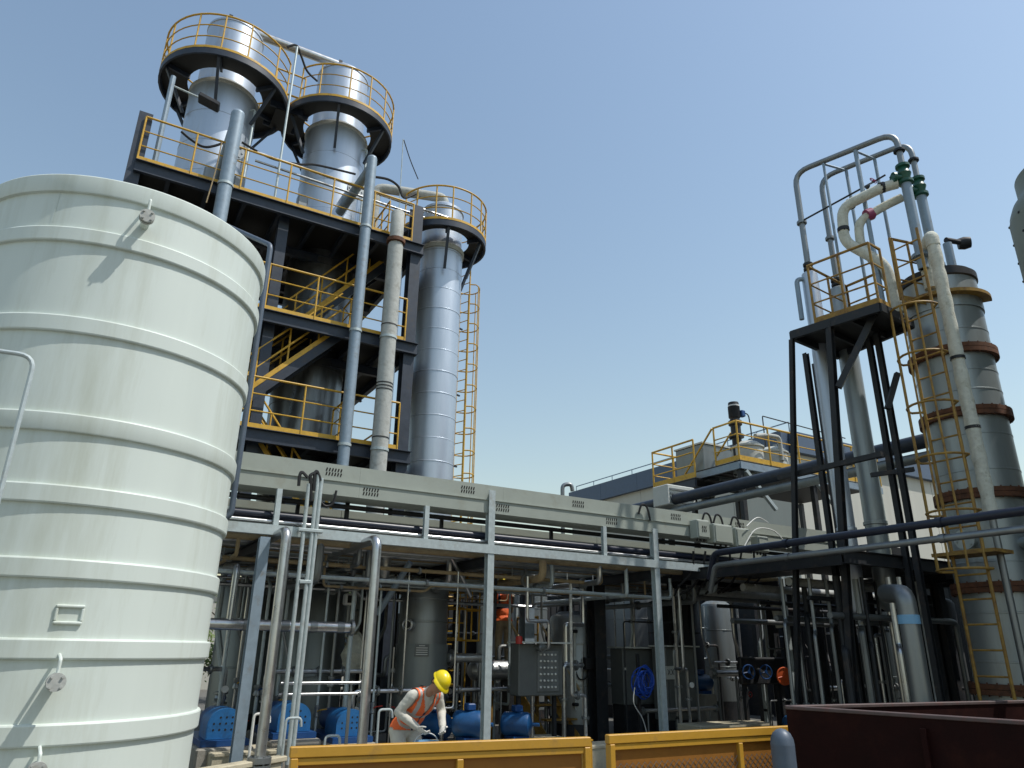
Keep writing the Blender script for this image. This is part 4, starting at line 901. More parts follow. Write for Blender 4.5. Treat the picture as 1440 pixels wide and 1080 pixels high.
build('cable', MB().tube([(q.x + .28, q.y - .1, H_ - .3), (q.x + .5, q.y - .1, H_ - .32), (q.x + .55, q.y - .1, H_ - .8), (q.x + .5, q.y - .1, kz + .3)], .02, 6, .2), 'black_rubber', ag)
p = onD(1072, 585, 21.5); pipe('conduit', 'thin dark conduit line above the elevated platform rails', [V((p.x, p.y, kz)), p, p + u * 4.0 - ZZ * .1], .02, 'dark_steel', .05, 6)
p = onD(1078, 612, 20.7); pipe('elbow_pipe', 'grey elbow pipe above the pale mixing tanks', [p - u * .5 - ZZ * .1, p, p + u * .55 + ZZ * .02, p + u * .55 - ZZ * .7], .07, 'grey_lagging')
p = onD(948, 700, 19.5); bx = thing('air_unit', 'pale louvred air unit under the lower platform', 'air unit', (p.x, p.y, p.z - .3))
build('case', MB().box(p, (1.0, .6, .55), bev=.02), 'panel_light', bx, smooth=False)
for k in range(4): build('slat', MB().box(p + V((0, -.31, -.18 + k * .11)), (.85, .03, .05)), 'column_grey', bx, smooth=False)
# goose vent on skyline
p = onD(791, 694, 24); pipe('goose_vent', 'small grey goose neck vent on the skyline', [V((p.x, p.y, 0)), V((p.x, p.y, p.z + .3)), V((p.x + .3, p.y - .1, p.z + .34)), V((p.x + .34, p.y - .1, p.z + .1))], .07, 'stainless_dull', .15, cat='vent')

# workshop with blue grey roof, running front to back on the right
XW = 30.0
r0 = onX(806, 694, XW); 
zr_ = r0.z; ridge = 0
ys = (onX(1105, 608, XW).y, r0.y)
ws = thing('workshop_building', 'long cream workshop with a blue grey roof edge behind the plant', 'building', (XW + 8, (ys[0] + ys[1]) / 2, 0))
yl = ys[0]; k = 0
n_b = 5; step = (ys[1] - ys[0]) / n_b
for k in range(n_b):
    y0_, y1_ = ys[0] + k * step, ys[0] + (k + 1) * step
    build('wall_panel', MB().box((XW, (y0_ + y1_) / 2, (zr_ - 1.1) / 2), (.25, step - .03, zr_ - 1.1)), 'wall_cream', ws, smooth=False)
    build('fascia_panel', MB().box((XW - .15, (y0_ + y1_) / 2, zr_ - .55), (.5, step - .02, 1.1)), 'roof_blue', ws, smooth=False)
    wn = build('window', MB().box((XW - .14, (y0_ + y1_) / 2, zr_ * .40), (.05, step * .5, 1.7)), 'panel_light', ws, smooth=False)
    for s in (-1, 1): build('pane', MB().box((XW - .17, (y0_ + y1_) / 2 + s * step * .12, zr_ * .40), (.03, step * .21, 1.5)), 'window_glass', wn, smooth=False)
build('roof', MB().box((XW + 8, (ys[0] + ys[1]) / 2, zr_ - .1), (16, ys[1] - ys[0] - .1, .15)), 'roof_blue', ws, smooth=False)
for k in range(4): build('wall_panel', MB().box((XW + 2.2 + 4 * k, ys[0] + .12, (zr_ - 1.1) / 2), (3.96, .25, zr_ - 1.1)), 'wall_cream', ws, smooth=False); build('fascia_panel', MB().box((XW + 2.2 + 4 * k, ys[0] - .05, zr_ - .55), (3.98, .5, 1.08)), 'roof_blue', ws, smooth=False)
build('end_wall', MB().box((XW + 8, ys[1] - .15, (zr_ - .2) / 2), (15.5, .2, zr_ - .2)), 'wall_cream', ws, smooth=False)
handrail(ws, [(XW + .3, ys[0], zr_), (XW + .3, ys[1], zr_)], 'steel_blue_grey', h=.55, spacing=2.0, toe=0, rr=.03, mids=0)
# low white building behind everything
lbq = thing('rear_building', 'low white building with windows seen through the rack', 'building', (6, 33, 0))
for k in range(11):
    x_ = -12 + k * 3.2; build('wall_panel', MB().box((x_, 33, 2.1), (3.17, .3, 4.2)), 'wall_cream', lbq, smooth=False)
    wn = build('window', MB().box((x_, 32.83, 2.2), (1.6, .06, 1.4)), 'panel_light', lbq, smooth=False)
    for s in (-1, 1): build('pane', MB().box((x_ + s * .39, 32.79, 2.2), (.7, .03, 1.24)), 'window_glass', wn, smooth=False)
build('roof', MB().box((4, 35, 4.28), (36, 5, .14)), 'concrete', lbq, smooth=False)

def tree(x, y, h, rad, lb, seed, nleaf=2600):
    rg = random.Random(seed); t = thing('tree', lb, 'tree', (x, y, 0), 'trees behind the plant')
    b = MB().tube([(x, y, 0), (x + .05, y, h * .35), (x - .05, y + .05, h * .75)], .1, 8, rs=[.13, .1, .04])
    for k in range(6):
        a_ = k * 1.05 + rg.random(); z = h * (.35 + .06 * k); b.tube([(x, y, z), (x + math.cos(a_) * rad * .4, y + math.sin(a_) * rad * .4, z + h * .12), (x + math.cos(a_) * rad * .75, y + math.sin(a_) * rad * .75, z + h * .2)], .03, 6, rs=[.05, .035, .015])
    build('trunk', b, 'bark', t)
    cl = [(V((rg.gauss(0, .42) * rad, rg.gauss(0, .42) * rad, h * (.62 + rg.gauss(0, .16)))), rg.uniform(.25, .5) * rad) for _ in range(16)]
    c_ = MB()
    for _ in range(nleaf):
        q, r_ = rg.choice(cl); d = V((rg.gauss(0, 1), rg.gauss(0, 1), rg.gauss(0, 1))).normalized() * (r_ * rg.random() ** .4)
        p = V((x, y, 0)) + q + d; u_ = V((rg.gauss(0, 1), rg.gauss(0, 1), rg.gauss(0, 1))).normalized(); w_ = u_.orthogonal().normalized(); s = rg.uniform(.05, .1)
        c_.add([p - u_ * s, p + w_ * s * .5, p + u_ * s, p - w_ * s * .5], [(0, 1, 2, 3)])
    build('crown', c_, 'leaf', t, smooth=False)
for i, (px, Y, h, rad, lb) in enumerate(((330, 26, 3.6, 1.5, 'small green tree behind the plant nearest the white tank'), (500, 25, 3.2, 1.3, 'small green tree seen past the valve box'), (650, 24, 2.6, 1.0, 'small green tree seen behind the yellow caged ladder'), (690, 25, 2.4, 1.1, 'small green tree behind the worker on the steps'), (1000, 27, 3.0, 1.4, 'small green tree seen right of the cable coil'))):
    q = onY(px, 900, Y); tree(q.x, Y, h, rad, lb, i + 3)

# unseen building added at right to shade the foot of the right-hand unit
wh = thing('shade_building', 'tall plain grey building added unseen beyond the right edge to cast shade', 'building', (25, -9, 0))
for k in range(5): build('wall_panel', MB().box((15.5, 2.6 - 4.5 * k - 2.25, 6), (.3, 4.46, 12)), 'concrete', wh, smooth=False)
for k in range(4): build('wall_panel', MB().box((15.7 + 5 * k + 2.5, 2.9, 6), (4.96, .3, 12)), 'concrete', wh, smooth=False)
build('roof', MB().box((25.6, -8.4, 12.1), (20.6, 23, .2)), 'roof_blue', wh, smooth=False)

# ================================================================== EQUIPMENT UNDER AND BEHIND THE RACK
def vessel(px, Y, r, z0, z1, m, lb, skirt='dark_steel', zs=None, name='process_vessel', legs=0, dome=True):
    p = onY(px, 900, Y); c = V((p.x, Y, 0)); t = thing(name, lb, 'vessel', c)
    pr = [(r, z0), (r, z1 - .12 * dome)] + ([(r * .93, z1 - .05), (r * .6, z1 + .03), (.001, z1 + .06)] if dome else [(r - .02, z1), (.001, z1)])
    build('shell', MB().lathe(c, [(.001, z0)] + pr, 40), m, t)
    for z in (z0 + (z1 - z0) * .33, z0 + (z1 - z0) * .7): build('weld_band', MB().lathe(c, [(r, z), (r + .008, z + .005), (r + .008, z + .025), (r, z + .03)], 40), m, t)
    if legs:
        for k in range(4):
            a_ = R(45 + 90 * k); d = V((math.cos(a_), math.sin(a_), 0)) * r * .9; build('leg', MB().beam(c + d, c + d + ZZ * (z0 + .1), .08, .08, V((1, 0, 0))), 'dark_steel', t, smooth=False)
    else: build('skirt', MB().lathe(c, [(r + .03, 0), (r + .03, z0)], 40), skirt, t)
    return c, t
# grey vessel left of centre with name plate
c, t = vessel(594, 12.2, .42, 1.72, 2.75, 'stainless_dull', 'grey vertical vessel with a name plate behind the stooping worker', 'column_grey', name='process_vessel')
dcam = (V((CAM.x, CAM.y, 0)) - c).normalized()
build('name_plate', MB().box(c + dcam * .46 + V((.0, 0, 1.62)), (.24, .012, .19), (V((-dcam.y, dcam.x, 0)), dcam, ZZ)), 'panel_grey', t, smooth=False)
for k in range(5): build('plate_line', MB().box(c + dcam * .468 + V((0, 0, 1.69 - k * .034)), (.19 if k else .1, .004, .010), (V((-dcam.y, dcam.x, 0)), dcam, ZZ)), 'label_white', t, smooth=False)
dn = (dcam + V((-dcam.y, dcam.x, 0)) * -.55).normalized()
dn = (dcam - rt0 * .55).normalized(); q = c + dn * .42 + ZZ * 2.02
nz = build('nozzle', MB().cyl(q - dn * .03, q + dn * .1, .085, 18), 'stainless', t); build('flange', MB().torus(q + dn * .1, .09, .02, dn, 20, 8), 'stainless', nz); build('dark_bore', MB().cyl(q + dn * .095, q + dn * .108, .06, 16), 'black_rubber', nz)
# vessel right of centre with level gauge
c, t = vessel(808, 12.6, .50, .35, 2.35, 'stainless_dull', 'grey vertical vessel with a level gauge behind the control panel')
dcam = (V((CAM.x, CAM.y, 0)) - c).normalized(); q = c + dcam * .56
build('level_gauge', MB().tube([q + ZZ * .6, q + ZZ * 2.1], .022, 8), 'panel_light', t)
for z in (.7, 2.0): build('gauge_valve', MB().box(q + ZZ * z, (.1, .1, .06), bev=.01), 'dark_steel', t, smooth=False)
q2 = q + rt0 * .28; build('junction_box', MB().box(q2 + ZZ * 1.42, (.24, .12, .22), bev=.01), 'black_rubber', t, smooth=False)
build('cable', MB().tube([q2 + ZZ * 1.32, q2 + ZZ * 1.15 - rt0 * .06, q2 + ZZ * 1.12 - rt0 * .2, q + ZZ * 1.3 - dcam * .03], .014, 6, .08), 'black_rubber', t)
# dark vessels further back
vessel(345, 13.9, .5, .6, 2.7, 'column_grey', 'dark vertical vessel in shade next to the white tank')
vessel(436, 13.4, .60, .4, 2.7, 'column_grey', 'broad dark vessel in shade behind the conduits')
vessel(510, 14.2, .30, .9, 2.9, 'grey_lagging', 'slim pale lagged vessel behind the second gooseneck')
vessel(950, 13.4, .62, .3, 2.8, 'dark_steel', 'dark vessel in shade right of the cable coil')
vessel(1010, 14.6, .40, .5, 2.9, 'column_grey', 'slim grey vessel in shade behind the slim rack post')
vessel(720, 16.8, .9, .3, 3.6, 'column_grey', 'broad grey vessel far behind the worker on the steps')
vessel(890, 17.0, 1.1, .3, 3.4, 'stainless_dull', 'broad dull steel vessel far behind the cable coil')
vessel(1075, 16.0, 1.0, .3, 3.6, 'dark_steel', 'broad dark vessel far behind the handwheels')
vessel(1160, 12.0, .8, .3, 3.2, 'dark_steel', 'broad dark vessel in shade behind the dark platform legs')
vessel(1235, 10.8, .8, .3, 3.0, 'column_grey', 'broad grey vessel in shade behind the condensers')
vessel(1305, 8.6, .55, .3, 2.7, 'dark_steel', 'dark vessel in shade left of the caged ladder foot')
# stainless upright big-bore pipe at right
p = onD(1283, 900, 10.4); g = thing('standpipe', 'wide dull steel standpipe with mitred top left of the ladder', 'pipe', (p.x, p.y, 0))
build('pipe_run', MB().tube([(p.x, p.y, 0), (p.x, p.y, 2.45), (p.x + .35, p.y + .5, 2.5)], .13, 18, .15), 'stainless_dull', g)
build('collar', MB().lathe((p.x, p.y, 2.05), [(.14, 0), (.14, .12), (.13, .122)], 18), 'bucket_blue', g)
# pale lagged stub
a, b = onY(1085, 830, 11.0), onY(1098, 882, 11.0)
tag(build('lagged_stub', MB().tube([a + ZZ * .15 - V((0, .0, 0)), a, b], .1, 16, .05), 'white_lagging'), 'pale lagged pipe stub hanging above the handwheels', 'pipe')

# control panel
p0_, p1_ = onY(730, 905, 11.0), onY(792, 978, 11.0); w_ = p1_.x - p0_.x; cz = (p0_.z + p1_.z) / 2; hh = p0_.z - p1_.z; cx = (p0_.x + p1_.x) / 2
cp = thing('control_panel', 'dark control panel box with a pale grid of push buttons', 'control panel', (cx, 11.1, 0))
build('case', MB().box((cx, 11.15, cz), (w_, .3, hh), bev=.015), 'panel_grey', cp, smooth=False)
build('rain_hood', MB().box((cx + .03, 11.1, p0_.z + .02), (w_ + .12, .5, .025)), 'panel_light', cp, smooth=False)
bp_ = build('button_plate', MB().box((cx + w_ * .14, 10.99, cz - .02), (w_ * .48, .02, hh * .78)), 'stainless_dull', cp, smooth=False)
for i in range(5):
    for j in range(6): build('button', MB().lathe((cx + w_ * (.14 - .17 + i * .085), 10.98, cz + hh * (.29 - j * .125)), [(.018, 0), (.018, .012), (.012, .018), (.001, .018)], 10, V((0, -1, 0))), ('panel_light', 'label_white')[(i * 7 + j * 3) % 2], bp_)
for s in (-1, 1): build('leg', MB().beam((cx + s * w_ * .4, 11.15, 0), (cx + s * w_ * .4, 11.15, p1_.z), .06, .06, V((1, 0, 0))), 'dark_steel', cp, smooth=False)
q = onY(730, 900, 10.9); tag(build('alarm_lamp', MB().lathe(q, [(.06, -.06), (.06, .03), (.045, .06), (.001, .065)], 16), 'red_paint'), 'small red alarm lamp above the control panel corner', 'lamp')
# grey cabinets
for i, (px0, px1, py0, py1, Y, lb) in enumerate(((875, 930, 912, 990, 12.0, 'grey cabinet behind the blue cable coil'), (935, 982, 910, 1012, 11.4, 'grey cabinet with a small notice right of the cable coil'), (660, 705, 925, 960, 12.4, 'shiny horizontal drum behind the middle rack post'))):
    a, b = onY(px0, py0, Y), onY(px1, py1, Y); cb = thing('cabinet', lb, 'cabinet', ((a.x + b.x) / 2, Y, 0))
    if i < 2:
        build('case', MB().box(((a.x + b.x) / 2, Y + .2, (a.z + b.z) / 2), (b.x - a.x, .4, a.z - b.z), bev=.012), 'panel_grey', cb, smooth=False)
        build('door', MB().box(((a.x + b.x) / 2, Y - .008, (a.z + b.z) / 2), ((b.x - a.x) * .9, .012, (a.z - b.z) * .92)), 'panel_grey', cb, smooth=False)
        build('hood', MB().box(((a.x + b.x) / 2, Y + .15, a.z + .02), ((b.x - a.x) + .1, .55, .025)), 'panel_light', cb, smooth=False)
        build('plinth', MB().box(((a.x + b.x) / 2, Y + .2, b.z / 2), ((b.x - a.x) * .96, .36, max(.05, b.z))), 'dark_steel', cb, smooth=False)
        if i == 1:
            nz = build('notice', MB().box(onY(943, 946, Y - .02), (.24, .008, .24)), 'panel_light', cb, smooth=False); c_ = onY(943, 945, Y - .02)
            b_ = MB()
            for s in (-1, 1):
                for k in (-1, 1): b_.beam(c_ + V((s * .045 - .03 * k, -.007, -.05)), c_ + V((s * .045 + .03 * k, -.007, .05)), .004, .012, V((0, 1, 0)))
            build('notice_mark', b_, 'slot_dark', nz, smooth=False)
    else:
        cb['category'] = 'drum'; cb.name = 'drum'
        build('barrel', MB().lathe((a.x, Y, (a.z + b.z) / 2), [(.001, 0), (.1, .01), (.17, .08), (.17, 1.0), (.1, 1.07), (.001, 1.08)], 24, V((1, 0, 0))), 'foil_lagging', cb)
        build('saddle', MB().box((a.x + .3, Y, .7), (.1, .3, 1.2)).box((a.x + .8, Y, .7), (.1, .3, 1.2)), 'dark_steel', cb, smooth=False)
# blue cable coil on its stand
q = onY(905, 958, 10.75)
cc = thing('cable_coil', 'bundle of bright blue cable coiled on a stand beside the rack post', 'cable coil', (q.x, q.y, 0))
for k in range(16):
    rg = random.Random(k); ax = V((rg.uniform(-.5, .5), 1, rg.uniform(-.35, .35))).normalized()
    build('loop', MB().torus(q + V((rg.uniform(-.1, .1), rg.uniform(-.06, .06), rg.uniform(-.06, .04))), rg.uniform(.14, .26), .010, ax, 26, 6, sx=rg.uniform(.55, .9), sy=rg.uniform(.9, 1.15)), 'blue_cable', cc)
build('hook', MB().tube([q + V((0, .1, .2)), q + V((0, -.08, .2))], .015, 8), 'dark_steel', cc)
build('stand', MB().beam((q.x, q.y + .14, 0), (q.x, q.y + .14, q.z + .45), .05, .05, V((1, 0, 0))), 'dark_steel', cc, smooth=False)
cable('cable', 'thin white cable trailing below the blue coil', [q + V((-.25, -.05, -.1)), q + V((-.28, -.05, -.35)), q + V((-.1, -.05, -.6)), q + V((.0, -.05, -.9))], .009, 'label_white')
# handwheel manifold
Q = onY(1079, 945, 10.6)
mf = thing('valve_manifold', 'black valve manifold panel carrying three handwheels', 'manifold', (Q.x, 10.75, 0))
build('panel', MB().box((Q.x + .05, 10.78, Q.z + .02), (1.25, .1, .5), bev=.02), 'dark_steel', mf, smooth=False)
for s in (-.45, .5): build('leg', MB().beam((Q.x + s, 10.8, 0), (Q.x + s, 10.8, Q.z - .2), .07, .07, V((1, 0, 0))), 'dark_steel', mf, smooth=False)
wd = (V((-.35, -1, 0))).normalized()
for px, py, r, m, lb, so_ in ((1053, 945, .125, 'deep_blue', 'left blue handwheel on the manifold', 0), (1077, 945, .125, 'deep_blue', 'right blue handwheel on the manifold', 0), (1103, 951, .155, 'orange_paint', 'bright orange handwheel on the manifold', 1)):
    handwheel('handwheel_valve', lb, onY(px, py, 10.45), wd, r, m, 'handwheels on the manifold', solid=bool(so_))

# blue coupling guards and motors on plinths
def guard(px, py, Y, w_, h_, lb):
    q = onY(px, py, Y); t = thing('pump_set', lb, 'pump', (q.x, Y, 0), 'pump sets with blue guards')
    z0 = q.z - h_ / 2; b = MB(); n = 14; th = .5
    prof = [(-w_ / 2, z0)] + [(-w_ / 2 * math.cos(math.pi * i / n), z0 + h_ * .45 + h_ * .55 * math.sin(math.pi * i / n)) for i in range(n + 1)] + [(w_ / 2, z0)]
    vs_ = [V((q.x + x_, Y + s * th / 2, z_)) for s in (-1, 1) for x_, z_ in prof]; m_ = len(prof)
    b.add(vs_, [tuple(range(m_)), tuple(range(2 * m_ - 1, m_ - 1, -1))] + [(i, i + m_, i + m_ + 1, i + 1) for i in range(m_ - 1)])
    build('guard', b, 'blue_paint', t, angle=30)
    h = MB()
    for i in range(5):
        for j in range(3):
            if j == 2 and i in (0, 4): continue
            x_ = q.x + (i - 2) * w_ * .16; z_ = z0 + h_ * (.3 + j * .2); h.lathe((x_, Y - th / 2 - .002, z_), [(.001, .0), (w_ * .03, .0)], 8, V((0, -1, 0)))
    build('guard_hole', h, 'slot_dark', t, smooth=False)
    build('base_frame', MB().box((q.x, Y + .3, z0 - .04), (w_ * 1.3, 1.3, .07)), 'deep_blue', t, smooth=False)
    build('motor', MB().lathe((q.x, Y + .3, z0 + h_ * .45), [(.001, 0), (h_ * .42, .01), (h_ * .45, .05), (h_ * .45, .5), (h_ * .38, .55), (.001, .56)], 20, V((0, 1, 0))), 'deep_blue', t)
    build('plinth', MB().box((q.x, Y + .3, (z0 - .08) / 2), (w_ * 1.5, 1.5, z0 - .08), bev=.02), 'concrete', t, smooth=False)
    return t
guard(313, 1015, 10.9, .46, .36, 'blue perforated pump guard closest to the white tank')
guard(408, 1006, 10.9, .44, .36, 'blue perforated pump guard behind the conduits')
guard(487, 1014, 10.9, .44, .34, 'blue perforated pump guard beside the second gooseneck')
def motor(px, py, Y, r, L, ax, lb):
    q = onY(px, py, Y); ax = V(ax).normalized(); t = thing('electric_motor', lb, 'motor', (q.x, Y, 0), 'blue electric motors')
    build('shell', MB().lathe(q, [(.001, -L / 2 - .05), (r * .8, -L / 2 - .03), (r * .96, -L / 2), (r, -L / 2 + .04), (r, L / 2 - .05), (r * .9, L / 2), (r * .4, L / 2 + .03), (r * .15, L / 2 + .05), (r * .15, L / 2 + .16), (.001, L / 2 + .16)], 28, ax), 'motor_blue', t)
    build('terminal_box', MB().box(q + ZZ * (r + .05), (.14, .16, .1), bev=.015), 'deep_blue', t, smooth=False)
    build('foot', MB().box((q.x, q.y, q.z - r - .02), (r * 1.6, L * .7, .06)), 'deep_blue', t, smooth=False)
    build('plinth', MB().box((q.x, q.y, (q.z - r - .05) / 2), (r * 2.2, L * 1.1, q.z - r - .05), bev=.02), 'concrete', t, smooth=False)
motor(660, 1018, 10.8, .19, .42, (.75, -.65, 0), 'blue electric motor left of the middle rack post')
motor(727, 1018, 11.0, .18, .42, (.7, -.7, 0), 'blue electric motor right of the middle rack post')
motor(1120, 1018, 10.4, .16, .4, (1, -.3, 0), 'dark blue motor beside the red skip corner')
motor(612, 1020, 11.6, .2, .45, (.3, -.9, 0), 'blue electric motor half hidden behind the stooping worker')
motor(985, 960, 12.2, .16, .5, (1, .1, 0), 'small blue motor below the silver pipe at right')

# plinths and kerbs
for i, (px0, px1, py, Y, z, d_, lb) in enumerate(((300, 398, 1028, 10.3, .42, .7, 'pale concrete plinth between the white tank and the first gooseneck'), (495, 560, 1032, 10.1, .36, .6, 'pale concrete plinth at the foot of the second gooseneck'), (585, 640, 1020, 10.6, .34, .6, 'pale concrete plinth behind the stooping worker'), (740, 800, 1030, 10.9, .3, .6, 'pale concrete block below the control panel'), (822, 880, 1035, 9.6, .34, .4, 'pale concrete block in the fence gap'), (985, 1085, 1018, 10.3, .44, .6, 'pale concrete plinth below the handwheels'))):
    a, b = onY(px0, py, Y), onY(px1, py, Y)
    t = thing('plinth', lb, 'plinth', ((a.x + b.x) / 2, Y + d_ / 2, 0))
    build('block', MB().box(((a.x + b.x) / 2, Y + d_ / 2, z / 2), (b.x - a.x, d_, z), bev=.015), 'concrete_pale', t, smooth=False)
    build('edge_strip', MB().box(((a.x + b.x) / 2, Y - .004, z - .03), ((b.x - a.x) * .98, .02, .03)), 'concrete_pale', t, smooth=False)

# big shiny horizontal pipe with flanges at the left
p = onY(398, 880, 10.45)
hp = thing('horizontal_pipe', 'bright stainless horizontal pipe with flanged joints behind the conduits', 'pipe', (p.x, 10.45, p.z))
build('pipe_run', MB().cyl((.4, 10.45, p.z), (onY(492, 884, 10.45).x, 10.45, p.z), .072, 18), 'stainless', hp)
for px in (346, 400, 440, 478): build('joint_band', MB().lathe((onY(px, 882, 10.45).x, 10.45, p.z), [(.078, -.05), (.078, .05), (.072, .052)], 18, V((1, 0, 0))), 'stainless_dull', hp)
q = onY(494, 884, 10.45); build('end_flange', MB().flange((q.x, 10.45, p.z), V((1, 0, 0)), .11, .04), 'stainless_dull', hp)
for px in (322, 360): 
    q = onY(px, 878, 10.45); build('branch', MB().tube([(q.x, 10.45, p.z), (q.x, 10.45, 2.65), (q.x + .05, 11.6, 2.75)], .045, 12, .1), 'stainless', hp)
# second mid-height silver pipes at right
for i, (px0, px1, py, Y, r, lb) in enumerate(((1000, 1045, 947, 11.6, .06, 'short bright pipe right of the black column'), (1195, 1270, 923, 10.9, .05, 'bright pipe low in front of the dark vessels at right'), (1160, 1262, 968, 10.2, .045, 'bright braided pipe just above the red skip'), (962, 1075, 838, 11.0, .06, 'horizontal dull pipe below the rack near the handwheels'), (630, 690, 925, 11.9, .075, 'foil lagged horizontal pipe left of the middle rack post'), (640, 720, 970, 11.5, .035, 'slim bright pipe low behind the middle rack post'), (395, 515, 961, 10.2, .02, 'upper of two thin bright tubes between the goosenecks'), (392, 512, 977, 10.2, .02, 'lower of two thin bright tubes between the goosenecks'), (900, 1010, 1000, 11.2, .04, 'low dull pipe behind the cable coil'))):
    a, b = onY(px0, py, Y), onY(px1, py + (px1 - px0) * .0, Y); z = a.z
    t = pipe('short_pipe', lb, [(a.x, Y, z), (b.x, Y, z)], r, 'foil_lagging' if i == 4 else 'stainless' if i != 3 else 'stainless_dull')
    for x_ in (a.x + .06, b.x - .06): build('flange', MB().flange((x_, Y, z), V((1, 0, 0)), r * 1.8, .03), 'stainless_dull', t)
    for x_ in (a.x + .2, b.x - .2): build('support', MB().cyl((x_, Y + .02, 0), (x_, Y + .02, z - r * .9), max(.015, r * .4), 8), 'stainless_dull', t)
# upright tubes under the rack, generated in order from the left
rg = random.Random(11); ups = []
for i in range(26):
    px = 322 + i * 29.6 + rg.uniform(-9, 9); Y = rg.uniform(11.0, 14.5); ups.append((px, Y, rg.choice((.022, .03, .04, .05)), rg.choice(('stainless', 'stainless_dull', 'dark_steel', 'galvanised', 'stainless_dull', 'dark_steel'))))
ups.sort()
for i, (px, Y, r, m) in enumerate(ups):
    q = onY(px, 900, Y); z1_ = 2.84
    t = thing('upright_tube', 'upright process tube under the rack, %s from the left' % ORD[i], 'pipe', (q.x, Y, 0), 'upright tubes under the rack')
    jog = rg.uniform(-.25, .25)
    build('tube_run', MB().tube([(q.x, Y, .0), (q.x, Y, 1.1 + rg.random() * .8), (q.x + jog, Y, 1.15 + rg.random() * .9 if abs(jog) > 9 else 2.0), (q.x + jog, Y, z1_)], r, 9, .08), m, t)
    if i % 2 == 0:
        z = rg.uniform(.7, 1.0); build('valve', MB().lathe((q.x, Y, z), [(r, -.1), (r * 2.2, -.09), (r * 2.2, -.06), (r * 1.5, -.05), (r * 1.9, 0), (r * 1.5, .05), (r * 2.2, .06), (r * 2.2, .09), (r, .1)], 12).cyl((q.x, Y, z), (q.x, Y - .14, z), .012, 6), 'stainless_dull', t)
        build('valve_wheel', MB().torus((q.x, Y - .14, z), .05, .008, V((0, 1, 0)), 14, 6), rg.choice(('deep_blue', 'red_paint', 'dark_steel')), t)
    build('clamp', MB().lathe((q.x, Y, .45), [(r + .01, 0), (r + .01, .05), (r, .052)], 10), 'dark_steel', t)
for i in range(12):
    px = 318 + i * 19 + rg.uniform(-5, 5); Y = rg.uniform(10.8, 12.4); q = onY(px, 900, Y); r = rg.choice((.018, .025, .035))
    t = thing('slim_tube', 'slim upright tube behind the conduits, %s from the left' % ORD[i], 'pipe', (q.x, Y, 0), 'slim upright tubes behind the conduits')
    build('tube_run', MB().tube([(q.x, Y, 0), (q.x, Y, 2.55), (q.x, Y + .5, 2.75)], r, 8, .1), rg.choice(('stainless', 'galvanised', 'stainless_dull')), t)
    z = rg.uniform(.6, 1.2); build('valve', MB().lathe((q.x, Y, z), [(r, -.08), (r * 2.3, -.07), (r * 2.3, -.05), (r * 1.6, 0), (r * 2.3, .05), (r * 2.3, .07), (r, .08)], 12), 'stainless_dull', t)
    build('lever', MB().tube([(q.x, Y - .03, z), (q.x + .02, Y - .08, z + .02), (q.x + .12, Y - .08, z + .03)], .008, 6), rg.choice(('red_paint', 'deep_blue', 'yellow_paint')), t)
# cross tubes under the rack
for i in range(14):
    px = 330 + i * 52 + rg.uniform(-15, 15); Y = rg.uniform(11.2, 14.2); q = onY(px, rg.uniform(905, 1000), Y); L = rg.uniform(.8, 2.0); z = max(.35, q.z)
    t = thing('cross_tube', 'level process tube low under the rack, %s from the left' % ORD[i], 'pipe', (q.x, Y, z), 'level tubes under the rack')
    build('tube_run', MB().tube([(q.x, Y + .5, z - .3), (q.x, Y, z - .3), (q.x, Y, z), (q.x + L, Y, z), (q.x + L, Y, .05)], rg.choice((.025, .035, .05)), 9, .09), rg.choice(('stainless', 'stainless_dull', 'foil_lagging', 'dark_steel')), t)
    for k in range(3): build('flange', MB().flange((q.x + L * (.25 + .25 * k), Y, z), V((1, 0, 0)), .075, .03), 'stainless_dull', t)
# dark frames at right under the platform
for i, (px, Y, lb) in enumerate(((1112, 10.6, 'leftmost'), (1150, 10.2, 'second'), (1180, 9.9, 'third'), (1228, 9.0, 'fourth'), (1330, 7.6, 'fifth'))):
    q = onY(px, 900, Y); t = thing('skid_portal', '%s dark skid frame upright under the right hand unit' % lb, 'frame', (q.x, Y, 0), 'dark skid frames at right')
    build('upright', MB().hbeam((q.x, Y, 0), (q.x, Y, 2.85), .16, .16, .014, V((0, 1, 0))), 'dark_steel', t, smooth=False)
    build('head_beam', MB().hbeam((q.x, Y - .2, 2.93), (q.x, Y + 2.4, 2.93), .14, .16, .012), 'dark_steel', t, smooth=False)
    build('foot_plate', MB().box((q.x, Y, .015), (.3, .3, .03)), 'dark_steel', t, smooth=False)
for i in range(9):
    Y = 7.4 + i * .42; z = 2.2 + (i % 3) * .28
    pipe('skid_pipe', 'level pipe in the dark skid under the right hand unit, %s from the front' % ORD[i], [(9.9 + .1 * i, Y, z), (13.2 + .2 * i, Y, z), (13.2 + .2 * i, Y, .3)], (.05, .035, .07)[i % 3], ('stainless_dull', 'dark_steel', 'grey_lagging')[i % 3], .12, group='pipes in the right hand skid')
rg = random.Random(5)
rz = sorted([(1105 + i * 15.5 + rg.uniform(-5, 5), rg.uniform(.8, 2.4)) for i in range(14)])
